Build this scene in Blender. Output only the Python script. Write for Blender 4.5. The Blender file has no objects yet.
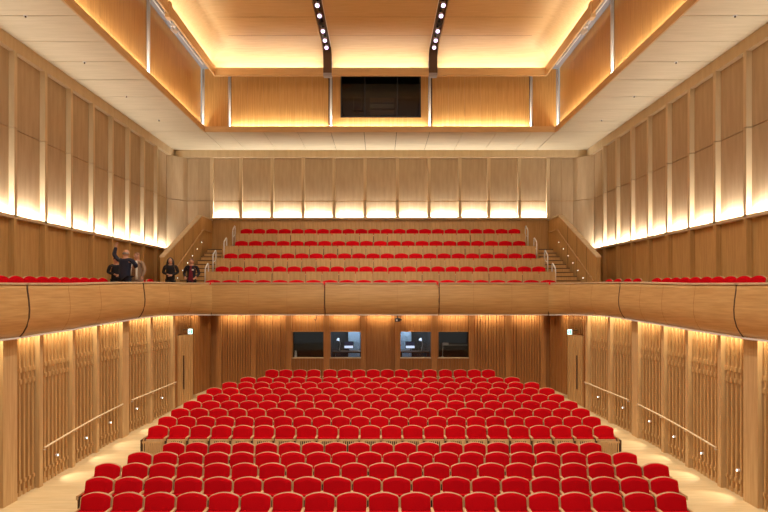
import bpy, math, random
from mathutils import Vector, Matrix
random.seed(7)
S = bpy.context.scene
COL = S.collection
# ------------------------------------------------------------------ camera
F = 610.0; CX = 380.3; HY = 295.0; H = 4.3      # focal length in px, vanishing point, eye height
cam_d = bpy.data.cameras.new('camera'); cam = bpy.data.objects.new('camera', cam_d); COL.objects.link(cam)
cam.location = (0, 0, H); cam.rotation_euler = (math.pi/2, 0, 0)
cam_d.sensor_width = 36; cam_d.lens = 36*F/768
cam_d.shift_x = (384-CX)/768; cam_d.shift_y = (HY-256)/768
cam_d.clip_end = 200
S.camera = cam
# ------------------------------------------------------------------ world, exposure
w = bpy.data.worlds.new('world'); S.world = w; w.use_nodes = True
w.node_tree.nodes['Background'].inputs[0].default_value = (1.0, 0.93, 0.82, 1)
w.node_tree.nodes['Background'].inputs[1].default_value = 0.34
S.view_settings.view_transform = 'Standard'; S.view_settings.look = 'None'
S.view_settings.gamma = 1; S.view_settings.use_curve_mapping = False
S.view_settings.exposure = 0.10
S.cycles.use_denoising = True
S.cycles.max_bounces = 7; S.cycles.diffuse_bounces = 4; S.cycles.glossy_bounces = 3
S.cycles.transmission_bounces = 4; S.cycles.transparent_max_bounces = 6
S.cycles.sample_clamp_indirect = 4.0

def area(name, loc, size, size_y, energy, color, direction, spread=180):
    d = bpy.data.lights.new(name, 'AREA'); d.shape = 'RECTANGLE'; d.size = size; d.size_y = size_y
    d.energy = energy; d.color = color; d.spread = math.radians(spread)
    o = bpy.data.objects.new(name, d); COL.objects.link(o); o.location = loc
    # local X along 'size'; -Z along direction
    z = -Vector(direction[0]).normalized(); x = Vector(direction[1]).normalized()
    x = (x - z*x.dot(z)).normalized(); y = z.cross(x)
    o.rotation_euler = Matrix((x, y, z)).transposed().to_euler()
    return o
def spot(name, loc, target, energy, color, angle, blend=0.6, radius=0.06):
    d = bpy.data.lights.new(name, 'SPOT'); d.energy = energy; d.color = color
    d.spot_size = math.radians(angle); d.spot_blend = blend; d.shadow_soft_size = radius
    o = bpy.data.objects.new(name, d); COL.objects.link(o); o.location = loc
    o.rotation_euler = (Vector(target)-Vector(loc)).to_track_quat('-Z', 'Y').to_euler()
    return o
WARM = (1.0, 0.86, 0.62); SOFT = (1.0, 0.90, 0.74); CREAM = (1.0, 0.95, 0.84); WHITE = (1.0, 0.93, 0.82)
# added soft fill light above the viewer, facing the hall; no visible fixture
area('added_fill_light', (0, 3.0, H+8.2), 9, 2.0, 500, (1.0, 0.95, 0.88), ((0, 0.80, -0.60), (1, 0, 0)))
# general light of the two spotlight tracks in the canopy slots
for sx in (-1, 1):
    for yy in (8.0, 11.0, 14.0, 17.0, 20.0, 22.4):
        spot('track_light', (sx*2.06, yy, H+8.85), (sx*2.6, yy-0.2, 0), 560, (1.0, 0.96, 0.90), 118, 0.9, 0.25)

# ------------------------------------------------------------------ helpers
def lin(c):
    def f(v):
        v /= 255.0
        return v/12.92 if v <= 0.04045 else ((v+0.055)/1.055)**2.4
    return (f(c[0]), f(c[1]), f(c[2]), 1)
def new_mat(name):
    m = bpy.data.materials.new(name); m.use_nodes = True
    nt = m.node_tree; b = nt.nodes['Principled BSDF']
    return m, nt, b
def plain(name, c, rough=0.5, metal=0.0, emit=0.0, spec=0.5):
    m, nt, b = new_mat(name)
    n = nt.nodes.new('ShaderNodeTexNoise'); n.inputs['Scale'].default_value = 6
    mx = nt.nodes.new('ShaderNodeMix'); mx.data_type = 'RGBA'
    l = lin(c)
    mx.inputs[6].default_value = (l[0]*0.95, l[1]*0.95, l[2]*0.95, 1); mx.inputs[7].default_value = (min(1,l[0]*1.05), min(1,l[1]*1.05), min(1,l[2]*1.05), 1)
    nt.links.new(n.outputs['Fac'], mx.inputs[0]); nt.links.new(mx.outputs[2], b.inputs['Base Color'])
    b.inputs['Roughness'].default_value = rough; b.inputs['Metallic'].default_value = metal
    b.inputs['Specular IOR Level'].default_value = spec
    if emit:
        b.inputs['Emission Color'].default_value = l; b.inputs['Emission Strength'].default_value = emit
    return m
def oak(name, c1, c2, mapping=(9, 9, 0.5), rough=0.45, vary=0.0, plank=None):
    """oak veneer: stretched noise grain; vary = per-object tone; plank = (axis, pitch) board-to-board tone"""
    m, nt, b = new_mat(name); L = nt.links.new
    tc = nt.nodes.new('ShaderNodeTexCoord'); mp = nt.nodes.new('ShaderNodeMapping')
    mp.inputs['Scale'].default_value = mapping
    L(tc.outputs['Object'], mp.inputs['Vector'])
    n = nt.nodes.new('ShaderNodeTexNoise'); n.inputs['Scale'].default_value = 2.2; n.inputs['Detail'].default_value = 5; n.inputs['Roughness'].default_value = 0.6
    L(mp.outputs[0], n.inputs['Vector'])
    r = nt.nodes.new('ShaderNodeValToRGB'); r.color_ramp.elements[0].position = 0.32; r.color_ramp.elements[1].position = 0.68
    c1 = (c1[0]*.985, c1[1]*1.003, c1[2]); c2 = (c2[0]*.985, c2[1]*1.003, c2[2])
    r.color_ramp.elements[0].color = lin(c1); r.color_ramp.elements[1].color = lin(c2)
    L(n.outputs['Fac'], r.inputs['Fac']); out = r.outputs['Color']
    def value_by(sock, lo, hi, out):
        mr = nt.nodes.new('ShaderNodeMapRange'); mr.inputs[3].default_value = lo; mr.inputs[4].default_value = hi
        L(sock, mr.inputs[0])
        hs = nt.nodes.new('ShaderNodeHueSaturation'); L(mr.outputs[0], hs.inputs['Value']); L(out, hs.inputs['Color'])
        return hs.outputs[0]
    if vary:
        oi = nt.nodes.new('ShaderNodeObjectInfo'); out = value_by(oi.outputs['Random'], 1-vary, 1+vary*0.6, out)
    if plank:
        sp = nt.nodes.new('ShaderNodeSeparateXYZ'); L(tc.outputs['Object'], sp.inputs[0])
        md = nt.nodes.new('ShaderNodeMath'); md.operation = 'DIVIDE'; md.inputs[1].default_value = plank[1]; L(sp.outputs[plank[0]], md.inputs[0])
        fl = nt.nodes.new('ShaderNodeMath'); fl.operation = 'FLOOR'; L(md.outputs[0], fl.inputs[0])
        wn = nt.nodes.new('ShaderNodeTexWhiteNoise'); wn.noise_dimensions = '1D'; L(fl.outputs[0], wn.inputs['W'])
        out = value_by(wn.outputs['Value'], 1-plank[2], 1+plank[2], out)
    L(out, b.inputs['Base Color'])
    b.inputs['Roughness'].default_value = rough; b.inputs['Specular IOR Level'].default_value = 0.35
    return m
M = {}
M['slat'] = oak('oak_slat', (186, 138, 84), (212, 168, 112), (12, 12, 0.6), 0.5, 0.03)
M['post'] = oak('oak_post', (196, 150, 98), (216, 176, 124), (8, 8, 0.5), 0.5, 0.02)
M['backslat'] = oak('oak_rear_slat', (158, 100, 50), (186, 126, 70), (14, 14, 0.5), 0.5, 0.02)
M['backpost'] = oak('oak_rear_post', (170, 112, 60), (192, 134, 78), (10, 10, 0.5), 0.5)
M['front'] = oak('oak_balcony_front', (192, 144, 86), (214, 168, 110), (0.5, 0.5, 10), 0.32, 0.02)
M['coping'] = oak('oak_coping', (220, 188, 146), (236, 208, 170), (2, 2, 6), 0.4)
M['fascia'] = oak('oak_fascia', (198, 142, 76), (220, 166, 98), (9, 9, 0.4), 0.42, 0.02)
M['canopy'] = oak('oak_canopy', (200, 160, 108), (214, 176, 126), (0.5, 9, 9), 0.5)
M['rim'] = oak('oak_canopy_rim', (204, 160, 106), (218, 176, 122), (0.6, 0.6, 12), 0.45)
M['cream'] = oak('pale_acoustic_panel', (184, 154, 118), (198, 168, 132), (3, 3, 0.4), 0.7, 0.02)  # toned down so the colour carries the shaded recess between pilasters
M['pil'] = oak('pale_pilaster', (214, 184, 144), (224, 196, 156), (3, 3, 0.4), 0.6)  # lightened against the panels; the lit relief is put into the colour
M['soffit'] = oak('pale_soffit', (206, 186, 152), (218, 198, 166), (0.5, 5, 2), 0.65)
M['gallery'] = oak('oak_gallery', (192, 144, 84), (212, 166, 104), (9, 9, 0.5), 0.5, 0.05)
M['floor'] = oak('oak_floor', (206, 172, 122), (224, 194, 148), (0.6, 9, 1), 0.38, 0, (1, 0.14, 0.05))
M['chairwood'] = oak('chair_oak', (206, 160, 106), (222, 178, 128), (6, 6, 2), 0.45, 0.04)
M['board'] = oak('chair_back_board', (192, 146, 88), (212, 168, 112), (8, 8, 0.8), 0.5, 0.08)
M['dark'] = plain('dark_gap', (30, 22, 16), 0.8)
M['brown'] = plain('dark_brown', (84, 56, 34), 0.6)
M['steel'] = plain('brushed_steel', (224, 218, 210), 0.35, 0.15)
M['white'] = plain('white_paint', (236, 228, 214), 0.5)
M['grey'] = plain('grey_void_board', (150, 146, 150), 0.8)
M['black'] = plain('black_metal', (22, 22, 24), 0.45)
M['led'] = plain('led_lens', (255, 250, 240), 0.4, 0, 3.5)
M['lamp'] = plain('spot_lens', (225, 200, 250), 0.4, 0, 3)
M['redlamp'] = plain('red_indicator', (205, 20, 24), 0.4, 0, 0.3)
def red_fabric():
    m, nt, b = new_mat('red_fabric'); L = nt.links.new
    tc = nt.nodes.new('ShaderNodeTexCoord'); n = nt.nodes.new('ShaderNodeTexNoise'); n.inputs['Scale'].default_value = 90; n.inputs['Detail'].default_value = 3
    L(tc.outputs['Object'], n.inputs['Vector'])
    r = nt.nodes.new('ShaderNodeValToRGB'); r.color_ramp.elements[0].color = lin((186, 10, 20)); r.color_ramp.elements[1].color = lin((208, 18, 28))
    L(n.outputs['Fac'], r.inputs['Fac'])
    oi = nt.nodes.new('ShaderNodeObjectInfo'); mr = nt.nodes.new('ShaderNodeMapRange'); mr.inputs[3].default_value = 0.94; mr.inputs[4].default_value = 1.05
    L(oi.outputs['Random'], mr.inputs[0]); hs = nt.nodes.new('ShaderNodeHueSaturation'); L(mr.outputs[0], hs.inputs['Value']); L(r.outputs[0], hs.inputs['Color'])
    L(hs.outputs[0], b.inputs['Base Color']); b.inputs['Roughness'].default_value = 0.95; b.inputs['Specular IOR Level'].default_value = 0.02
    bp = nt.nodes.new('ShaderNodeBump'); bp.inputs['Strength'].default_value = 0.2; L(n.outputs['Fac'], bp.inputs['Height']); L(bp.outputs[0], b.inputs['Normal'])
    return m
M['red'] = red_fabric()
def glass():
    m = bpy.data.materials.new('window_glass'); m.use_nodes = True; nt = m.node_tree; nt.nodes.clear()
    o = nt.nodes.new('ShaderNodeOutputMaterial'); mx = nt.nodes.new('ShaderNodeMixShader'); t = nt.nodes.new('ShaderNodeBsdfTransparent'); g = nt.nodes.new('ShaderNodeBsdfGlossy')
    t.inputs[0].default_value = (0.75, 0.8, 0.85, 1); g.inputs['Roughness'].default_value = 0.04; mx.inputs[0].default_value = 0.05
    nt.links.new(t.outputs[0], mx.inputs[1]); nt.links.new(g.outputs[0], mx.inputs[2]); nt.links.new(mx.outputs[0], o.inputs[0])
    return m
M['glass'] = glass()

class MB:
    def __init__(s): s.v = []; s.f = []; s.m = []; s.mats = []
    def mi(s, m):
        if m not in s.mats: s.mats.append(m)
        return s.mats.index(m)
    def quad(s, a, b, c, d, m):
        k = len(s.v); s.v += [a, b, c, d]; s.f.append((k, k+1, k+2, k+3)); s.m.append(s.mi(m)); return s
    def box(s, x0, x1, y0, y1, z0, z1, m):
        if x0 > x1: x0, x1 = x1, x0
        if y0 > y1: y0, y1 = y1, y0
        k = len(s.v); s.v += [(x, y, z) for z in (z0, z1) for y in (y0, y1) for x in (x0, x1)]
        for q in ((0,2,3,1), (4,5,7,6), (0,1,5,4), (2,6,7,3), (0,4,6,2), (1,3,7,5)):
            s.f.append(tuple(k+i for i in q)); s.m.append(s.mi(m))
        return s
    def hexa(s, p, m):   # 8 points: bottom 4 (ccw), top 4
        k = len(s.v); s.v += [tuple(q) for q in p]
        for q in ((3,2,1,0), (4,5,6,7), (0,1,5,4), (1,2,6,5), (2,3,7,6), (3,0,4,7)):
            s.f.append(tuple(k+i for i in q)); s.m.append(s.mi(m))
        return s
    def tube(s, pts, r, m, n=8, caps=True, rr=None):
        pts = [Vector(p) for p in pts]; k0 = len(s.v); mi = s.mi(m)
        for i, p in enumerate(pts):
            t = (pts[min(i+1, len(pts)-1)] - pts[max(i-1, 0)]).normalized()
            up = Vector((0, 0, 1)) if abs(t.z) < 0.95 else Vector((1, 0, 0))
            a = t.cross(up).normalized(); b = t.cross(a)
            R = rr[i] if rr else r
            for j in range(n):
                th = 2*math.pi*j/n; q = p + a*math.cos(th)*R + b*math.sin(th)*R; s.v.append(tuple(q))
        for i in range(len(pts)-1):
            for j in range(n):
                j2 = (j+1) % n; s.f.append((k0+i*n+j, k0+i*n+j2, k0+(i+1)*n+j2, k0+(i+1)*n+j)); s.m.append(mi)
        if caps:
            s.f.append(tuple(k0+j for j in range(n))[::-1]); s.m.append(mi)
            s.f.append(tuple(k0+(len(pts)-1)*n+j for j in range(n))); s.m.append(mi)
        return s
    def grid(s, rows, m):   # rows: list of equal-length point lists
        k = len(s.v); n = len(rows[0]); mi = s.mi(m)
        for r in rows: s.v += [tuple(p) for p in r]
        for i in range(len(rows)-1):
            for j in range(n-1):
                s.f.append((k+i*n+j, k+i*n+j+1, k+(i+1)*n+j+1, k+(i+1)*n+j)); s.m.append(mi)
        return s
    def mesh(s, name):
        me = bpy.data.meshes.new(name); me.from_pydata(s.v, [], s.f)
        for m in s.mats: me.materials.append(m)
        me.polygons.foreach_set('material_index', s.m); me.update(); return me
    def obj(s, name, parent=None, loc=None, rz=0, smooth=False, bevel=0):
        me = s.mesh(name)
        if smooth:
            for p in me.polygons: p.use_smooth = True
        o = bpy.data.objects.new(name, me); COL.objects.link(o)
        if parent: o.parent = parent
        if loc: o.location = loc
        o.rotation_euler.z = rz
        if bevel:
            b = o.modifiers.new('bevel', 'BEVEL'); b.width = bevel; b.segments = 2; b.limit_method = 'ANGLE'
        return o
def empty(name, loc=(0, 0, 0), rz=0):
    o = bpy.data.objects.new(name, None); COL.objects.link(o); o.location = loc; o.rotation_euler.z = rz; return o
def tag(o, label, cat, group=None):
    o['label'] = label; o['category'] = cat
    if group: o['group'] = group
    return o
def struct(o): o['kind'] = 'structure'; return o
ORD = ['zeroth','first','second','third','fourth','fifth','sixth','seventh','eighth','ninth','tenth','eleventh','twelfth','thirteenth','fourteenth','fifteenth','sixteenth','seventeenth','eighteenth','nineteenth','twentieth','twenty-first','twenty-second','twenty-third','twenty-fourth']
def lerp(tab, y):
    if y <= tab[0][0]: return tab[0][1]
    for (a, va), (b, vb) in zip(tab, tab[1:]):
        if y <= b: return va + (vb-va)*(y-a)/(b-a)
    return tab[-1][1]
SIDES = ((-1, 'left'), (1, 'right'))
# ------------------------------------------------------------------ floor of the stalls
FT = [(14.2, 0.0), (15.75, 0.06), (18.51, 0.22), (21.27, 0.40), (22.2, 0.46), (22.62, 0.48)]
def FZ(y): return 0.60 if y > 22.62 else lerp(FT, y)
mb = MB()
ys = [-6, 2, 8, 14.2, 15.75, 18.51, 21.27, 22.2, 22.62]
mb.grid([[(-7.9, y, lerp(FT, y)), (7.9, y, lerp(FT, y))] for y in ys], M['floor'])
mb.box(-7.9, 7.9, 22.62, 24.4, 0.3, 0.60, M['floor'])
mb.quad((-7.9, -6, -0.1), (-7.9, 24.4, -0.1), (7.9, 24.4, -0.1), (7.9, -6, -0.1), M['floor'])
struct(mb.obj('floor'))

# ------------------------------------------------------------------ stalls side walls
PX = [(9.0, 7.6), (15.2, 7.6), (16.4, 7.55), (17.9, 7.4), (19.3, 7.2), (20.8, 7.0), (24.2, 6.62)]
def WX(y): return lerp(PX, y)
LIPZ = [(12.5, H-.88), (14.65, H-.83), (16.9, H-.75), (18.5, H-.68), (19.4, H-.66), (21.4, H-.69), (22.6, H-.735)]
def LZ(y): return lerp(LIPZ, y)
POSTS = [(9.3, .14), (10.8, .14), (12.77, .48), (13.75, .14), (15.2, .14), (16.4, .14), (17.95, .36), (19.3, .14), (20.8, .14)]
TOPW = H - 0.50
def local(sx, y, off=0.0, z=0.0): return (sx*(WX(y)+off), y, z)
for sx, side in SIDES:
    mb = MB()
    pts = [(9.0)] + [p[0] for p in PX[1:]]
    for a, b in zip([-6, 9.0, 15.2, 16.4, 17.9, 19.3, 20.8], [9.0, 15.2, 16.4, 17.9, 19.3, 20.8, 24.35]):
        mb.hexa([(sx*(WX(a)+.15), a, -.05), (sx*(WX(a)+.30), a, -.05), (sx*(WX(b)+.30), b, -.05), (sx*(WX(b)+.15), b, -.05),
                 (sx*(WX(a)+.15), a, TOPW), (sx*(WX(a)+.30), a, TOPW), (sx*(WX(b)+.30), b, TOPW), (sx*(WX(b)+.15), b, TOPW)], M['backslat'])
    struct(mb.obj('wall_%s' % side))
    n = len(POSTS)
    for i, (y, wd) in enumerate(POSTS):
        z0 = lerp(FT, y-wd)-.02
        p0 = Vector((sx*WX(y-wd), y-wd, z0)); p1 = Vector((sx*WX(y), y, z0))
        if i == 2: mat = M['post']
        mb = MB(); d = .16
        h = TOPW - z0
        mb.hexa([(0,0,0), (sx*d,0,0), (p1.x-p0.x+sx*d, wd, 0), (p1.x-p0.x, wd, 0), (0,0,h), (sx*d,0,h), (p1.x-p0.x+sx*d, wd, h), (p1.x-p0.x, wd, h)], M['post'])
        o = mb.obj('wall_post', loc=p0)
        rank = n-1-i
        tag(o, ('wide' if wd > .3 else 'narrow') + ' oak post on the %s stalls wall, %s from the rear corner' % (side, ORD[rank+1]), 'post', 'oak posts of the %s stalls wall' % side)
    # slatted bays between the posts
    for i in range(n-1):
        ya = POSTS[i][0]+.004; yb = POSTS[i+1][0]-POSTS[i+1][1]-.004
        A = Vector((sx*(WX(ya)+.145), ya, 0)); B = Vector((sx*(WX(yb)+.145), yb, 0)); L = (B-A).length
        z0 = lerp(FT, ya)-.01
        t = empty('slatted_panel', (A.x, A.y, z0), math.atan2(B.y-A.y, B.x-A.x))
        s = -sx   # local +y side of A->B : room is towards -x for right wall
        nd = 1 if sx < 0 else -1
        # local x along the wall, local y: for the left wall (going +Y) local y points to -X (outwards)
        ins = -1 if sx < 0 else 1
        mb = MB(); ns = max(5, int(round(L/0.17))) ; pitch = L/ns
        top = TOPW-z0
        for k in range(ns):
            x0 = (k+.5)*pitch - .035; x1 = x0+.062
            up = H-1.47-z0 - .03*(15.8-min(ya, 17))
            y1 = ins*.055; y2 = ins*.078
            mb.box(x0, x1, 0, y1, 0, top, M['slat'])
            for dz in (0, -.25): mb.box(x0-.004, x1+.004, 0, y2, up+dz-.10, up+dz, M['slat'])
            mb.box(x0-.004, x1+.004, 0, y2, 0.28, 0.36, M['slat'])
        mb.obj('slats', t)
        mb = MB(); mb.box(0, L, 0, ins*.035, 0, .09, M['post']); mb.obj('kickboard', t)
        tag(t, 'bay of vertical oak slats on the %s stalls wall, %s bay from the rear' % (side, ORD[n-1-i]), 'wall panel', 'slatted bays of the %s stalls wall' % side)
        ym = (ya+yb)/2
        area('wall_wash_%s' % side, (sx*(WX(ym)+.0), ym, LZ(ym)+.06), (yb-ya)*.92, .05, 8*(yb-ya), WARM, ((sx*.20, 0, -1), (B-A)), 150)
    # rear corner bay with the exit door
    A = Vector((sx*(WX(20.82)+.145), 20.82, 0)); B = Vector((sx*(WX(24.15)+.145), 24.15, 0)); L = (B-A).length; ins = -1 if sx < 0 else 1
    zf = .40
    d0, d1 = .45, 1.75
    t = empty('corner_cladding', (A.x, A.y, zf), math.atan2(B.y-A.y, B.x-A.x)); mb = MB()
    x = 0.02
    while x < L-.06:
        if not (d0-.06 < x < d1+.02): mb.box(x, x+.06, 0, ins*.06, .18 if x > 1.7 else 0, TOPW-zf, M['backslat'])
        x += .14
    mb.obj('slats', t)
    mb = MB(); mb.box(d0, d1, 0, ins*.03, 2.5, TOPW-zf, M['backslat'])
    for k in range(9): mb.box(d0+.01+k*.145, d0+.09+k*.145, ins*.03, ins*.06, 2.52, TOPW-zf, M['backslat']); mb.obj('overpanel', t)
    tag(t, 'oak slat cladding around the exit door in the rear %s corner of the stalls' % side, 'wall panel')
    dr = empty('door_%d' % (1 if sx < 0 else 2), (A.x, A.y, zf), math.atan2(B.y-A.y, B.x-A.x)); dr['kind'] = 'structure'
    mb = MB(); mb.box(d0+.01, d1-.01, ins*-.02, ins*.03, 0.02, 2.48, M['slat'])
    for k in range(9): mb.box(d0+.015+k*.144, d0+.085+k*.144, ins*.03, ins*.05, .03, 2.47, M['slat'])
    mb.obj('door_leaf', dr)
    mb = MB(); mb.box(d0+.42, d0+.46, ins*.04, ins*.07, .55, 1.75, M['brown']); mb.obj('door_handle', dr)
    area('wall_wash_corner', (sx*(WX(22)-.02), 21.9, H-.66), 1.9, .05, 13, WARM, ((sx*.20, 0, -1), (B-A)), 150)
# exit signs, mounted on brackets at the doors, facing the stage
for sx, side in SIDES:
    px, py, Y = (190.3, 330.5, 21.6) if sx < 0 else (569.7, 331, 21.6)
    x = (px-CX)/F*Y; z = H-(py-HY)/F*Y
    t = empty('exit_sign', (x, Y, z-.13))
    mb = MB(); mb.box(-.092, .092, 0, .05, -.006, .196, M['brown']); mb.obj('housing', t, bevel=.006)
    green = bpy.data.materials.get('sign_green') or plain('sign_green', (20, 150, 110), .4, 0, 1.2)
    pale = bpy.data.materials.get('sign_pale') or plain('sign_pale', (205, 245, 238), .4, 0, 1.6)
    mb = MB(); mb.box(-.078, .078, -.004, 0, .006, .184, pale)
    mb.box(.015, .055, -.007, -.004, .03, .16, green); mb.obj('lit_face', t)
    mb = MB()       # running figure
    mb.box(-.038, -.020, -.008, -.004, .135, .155, green); mb.hexa([(-.045,-.008,.085), (-.02,-.008,.085), (-.02,-.004,.085), (-.045,-.004,.085), (-.03,-.008,.13), (-.008,-.008,.13), (-.008,-.004,.13), (-.03,-.004,.13)], green)
    mb.box(-.065, -.04, -.008, -.004, .105, .115, green); mb.box(-.02, 0, -.008, -.004, .10, .11, green)
    mb.box(-.065, -.04, -.008, -.004, .055, .085, green); mb.box(-.03, -.018, -.008, -.004, .03, .085, green); mb.obj('running_figure', t)
    mb = MB(); wx = WX(Y)+.1; mb.box(sx*.085, sx*(wx-abs(x)), .015, .035, .14, .17, M['brown']); mb.obj('bracket', t)
    tag(t, 'small lit green and white exit sign beside the rear %s stalls door' % side, 'exit sign', 'exit signs')
# handrails and low wall lights along the side aisles
for sx, side in SIDES:
    for seg, (ya, yb, za, zb) in enumerate(((13.7, 17.5, H-3.43, H-3.13), (18.0, 20.75, H-3.10, H-2.96))):
        t = empty('handrail', (sx*(WX(ya)-.05), ya, za)); N = 6
        P = [Vector((sx*(WX(ya+(yb-ya)*k/N)-.06), ya+(yb-ya)*k/N, za+(zb-za)*k/N)) for k in range(N+1)]
        o0 = Vector(t.location)
        mb = MB(); mb.tube([p-o0 for p in P], .022, M['coping']); mb.obj('rail', t, smooth=True)
        for (py_, pw) in POSTS:
            if ya-.2 < py_ < yb+.2:
                yc = min(max(py_-pw/2, ya+.05), yb-.05); k = (yc-ya)/(yb-ya); q = Vector((sx*(WX(yc)-.06), yc, za+(zb-za)*k))-o0
                mb = MB(); mb.tube([q+Vector((0, 0, -.01)), q+Vector((0, 0, -.06)), q+Vector((sx*.055, 0, -.06))], .009, M['steel'], 6); mb.obj('bracket', t)
        tag(t, 'pale timber handrail on the %s stalls wall, %s section' % (side, 'nearer' if seg == 0 else 'rear'), 'handrail', 'aisle handrails')
    LP = [(57.7, 455), (86.6, 438), (110.7, 422.6), (137, 408.7), (162.2, 397.8)] if sx < 0 else [(737.3-36, 453.3), (673.7, 436.7), (649.3, 421.3), (622.7, 407.7), (598, 397), (737.3, 470.3)]
    LP.sort(key=lambda q: q[1])
    for k, (px, py) in enumerate(LP):
        u = abs(px-CX); Y = 14.0
        for _ in range(20): Y = (WX(Y)+.04)*F/u
        p = (sx*(WX(Y)+.045), Y, H-(py-HY)/F*Y)
        t = empty('aisle_light', p)
        mb = MB(); mb.tube([(sx*.04, 0, 0), (-sx*.012, 0, 0)], .032, M['steel'], 12); mb.obj('housing', t)
        mb = MB(); mb.tube([(-sx*.012, 0, 0), (-sx*.02, 0, 0)], .020, M['led'], 12); mb.obj('lens', t)
        tag(t, 'small round aisle light below the %s stalls handrail, %s from the rear' % (side, ORD[k+1]), 'wall light', 'aisle lights on the %s wall' % side)
        spot('aisle_lamp', (p[0]-sx*.06, Y, p[2]), (p[0]-sx*.55, Y-.05, p[2]-.55), 16, CREAM, 80, .7, .03)

# ------------------------------------------------------------------ stalls rear wall
YB = 24.2
def bx(px, Y=YB): return (px-CX)/F*Y
mb = MB()
wins = [(292.5, 323.5), (330.5, 361), (400.5, 431), (438.5, 469.5)]
wz0 = H-(357.6-HY)/F*YB; wz1 = H-(331.8-HY)/F*YB
xs = [-6.9] + [v for a, b in wins for v in (bx(a), bx(b))] + [6.9]
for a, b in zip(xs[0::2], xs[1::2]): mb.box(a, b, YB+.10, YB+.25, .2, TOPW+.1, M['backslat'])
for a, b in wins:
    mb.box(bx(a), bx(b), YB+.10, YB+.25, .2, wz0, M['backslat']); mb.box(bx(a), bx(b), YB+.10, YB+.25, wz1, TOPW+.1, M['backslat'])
struct(mb.obj('wall_rear'))
RP = [219, 253.5, 289, 326.8, 363.5, 397.5, 434.2, 471.5, 508, 543]
for i, px in enumerate(RP):
    c = bx(px); mb = MB(); wd = .10 if px not in (326.8, 434.2) else .12
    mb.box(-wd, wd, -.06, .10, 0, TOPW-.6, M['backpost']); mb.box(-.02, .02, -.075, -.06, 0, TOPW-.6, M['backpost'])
    o = mb.obj('wall_post', loc=(c, YB, .6)); tag(o, 'oak post on the rear stalls wall, %s from the left' % ORD[i+1], 'post', 'oak posts of the rear stalls wall')
    if i < len(RP)-1:
        xa = c+.125; xb = bx(RP[i+1])-.125; L = xb-xa
        win = [wn for wn in wins if bx(wn[0]) > c-.1 and bx(wn[1]) < bx(RP[i+1])+.1]
        t = empty('slatted_panel', (xa, YB+.10, .6)); mb = MB(); mu = MB(); ns = int(L/.10); pt = L/ns
        for k in range(ns):
            x0 = k*pt+.02; x1 = x0+pt-.035; dp = -.05 - .02*((k*7) % 3)
            if win: 
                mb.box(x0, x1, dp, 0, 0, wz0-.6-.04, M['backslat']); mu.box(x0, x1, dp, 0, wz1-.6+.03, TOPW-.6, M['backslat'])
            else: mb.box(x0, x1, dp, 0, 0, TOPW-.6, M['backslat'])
        mb.obj('slats', t)
        if win: mu.obj('upper_slats', t)
        tag(t, 'dark oak slats %s on the rear stalls wall, %s bay from left' % ('around a window' if win else 'full height', ORD[i+1]), 'wall panel', 'slatted bays of the rear stalls wall')
        area('wall_wash_rear', ((xa+xb)/2, YB-.16, H-.72), L*.9, .05, 11, WARM, ((0, .3, -1), (1, 0, 0)), 150)
# control-room windows with the rooms behind them
for i, (a, b) in enumerate(wins):
    x0, x1 = bx(a), bx(b); w_ = x1-x0; h_ = wz1-wz0
    t = empty('window_%d' % (i+1), (x0, YB, wz0)); t['kind'] = 'structure'
    mb = MB()
    for q in ((-.03, 0, 0, h_), (w_, w_+.03, 0, h_), (-.03, w_+.03, -.035, 0), (-.03, w_+.03, h_, h_+.03)): mb.box(q[0], q[1], .0, .25, q[2], q[3], M['coping'] if q[2] < 0 else M['backpost'])
    mb.obj('window_frame', t)
    mb = MB(); mb.box(0, w_, .12, .13, 0, h_, M['glass']); mb.obj('window_pane', t)
M['roomdark'] = plain('control_room_dark', (38, 38, 44), .8)
M['roomgrey'] = plain('control_room_grey', (150, 165, 178), .7)
def rbox(*a):
    mb = MB(); mb.box(*a); struct(mb.obj('wall_control_room'))
rbox(-6, 6, 26.9, 27.0, .2, TOPW, M['roomdark']); rbox(-6, 6, 24.5, 27, .45, .6, M['roomdark']); rbox(-6, 6, 24.46, 27, TOPW-.1, TOPW, M['roomdark'])
rbox(-6.1, -6, 24.46, 27, .2, TOPW, M['roomdark']); rbox(6, 6.1, 24.46, 27, .2, TOPW, M['roomdark']); rbox(-.35, .35, 24.46, 27, .2, TOPW, M['roomdark'])
for xx in (-2.13, 2.13): rbox(xx-.04, xx+.04, 24.46, 26.9, .6, TOPW-.1, M['roomdark'])

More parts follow.
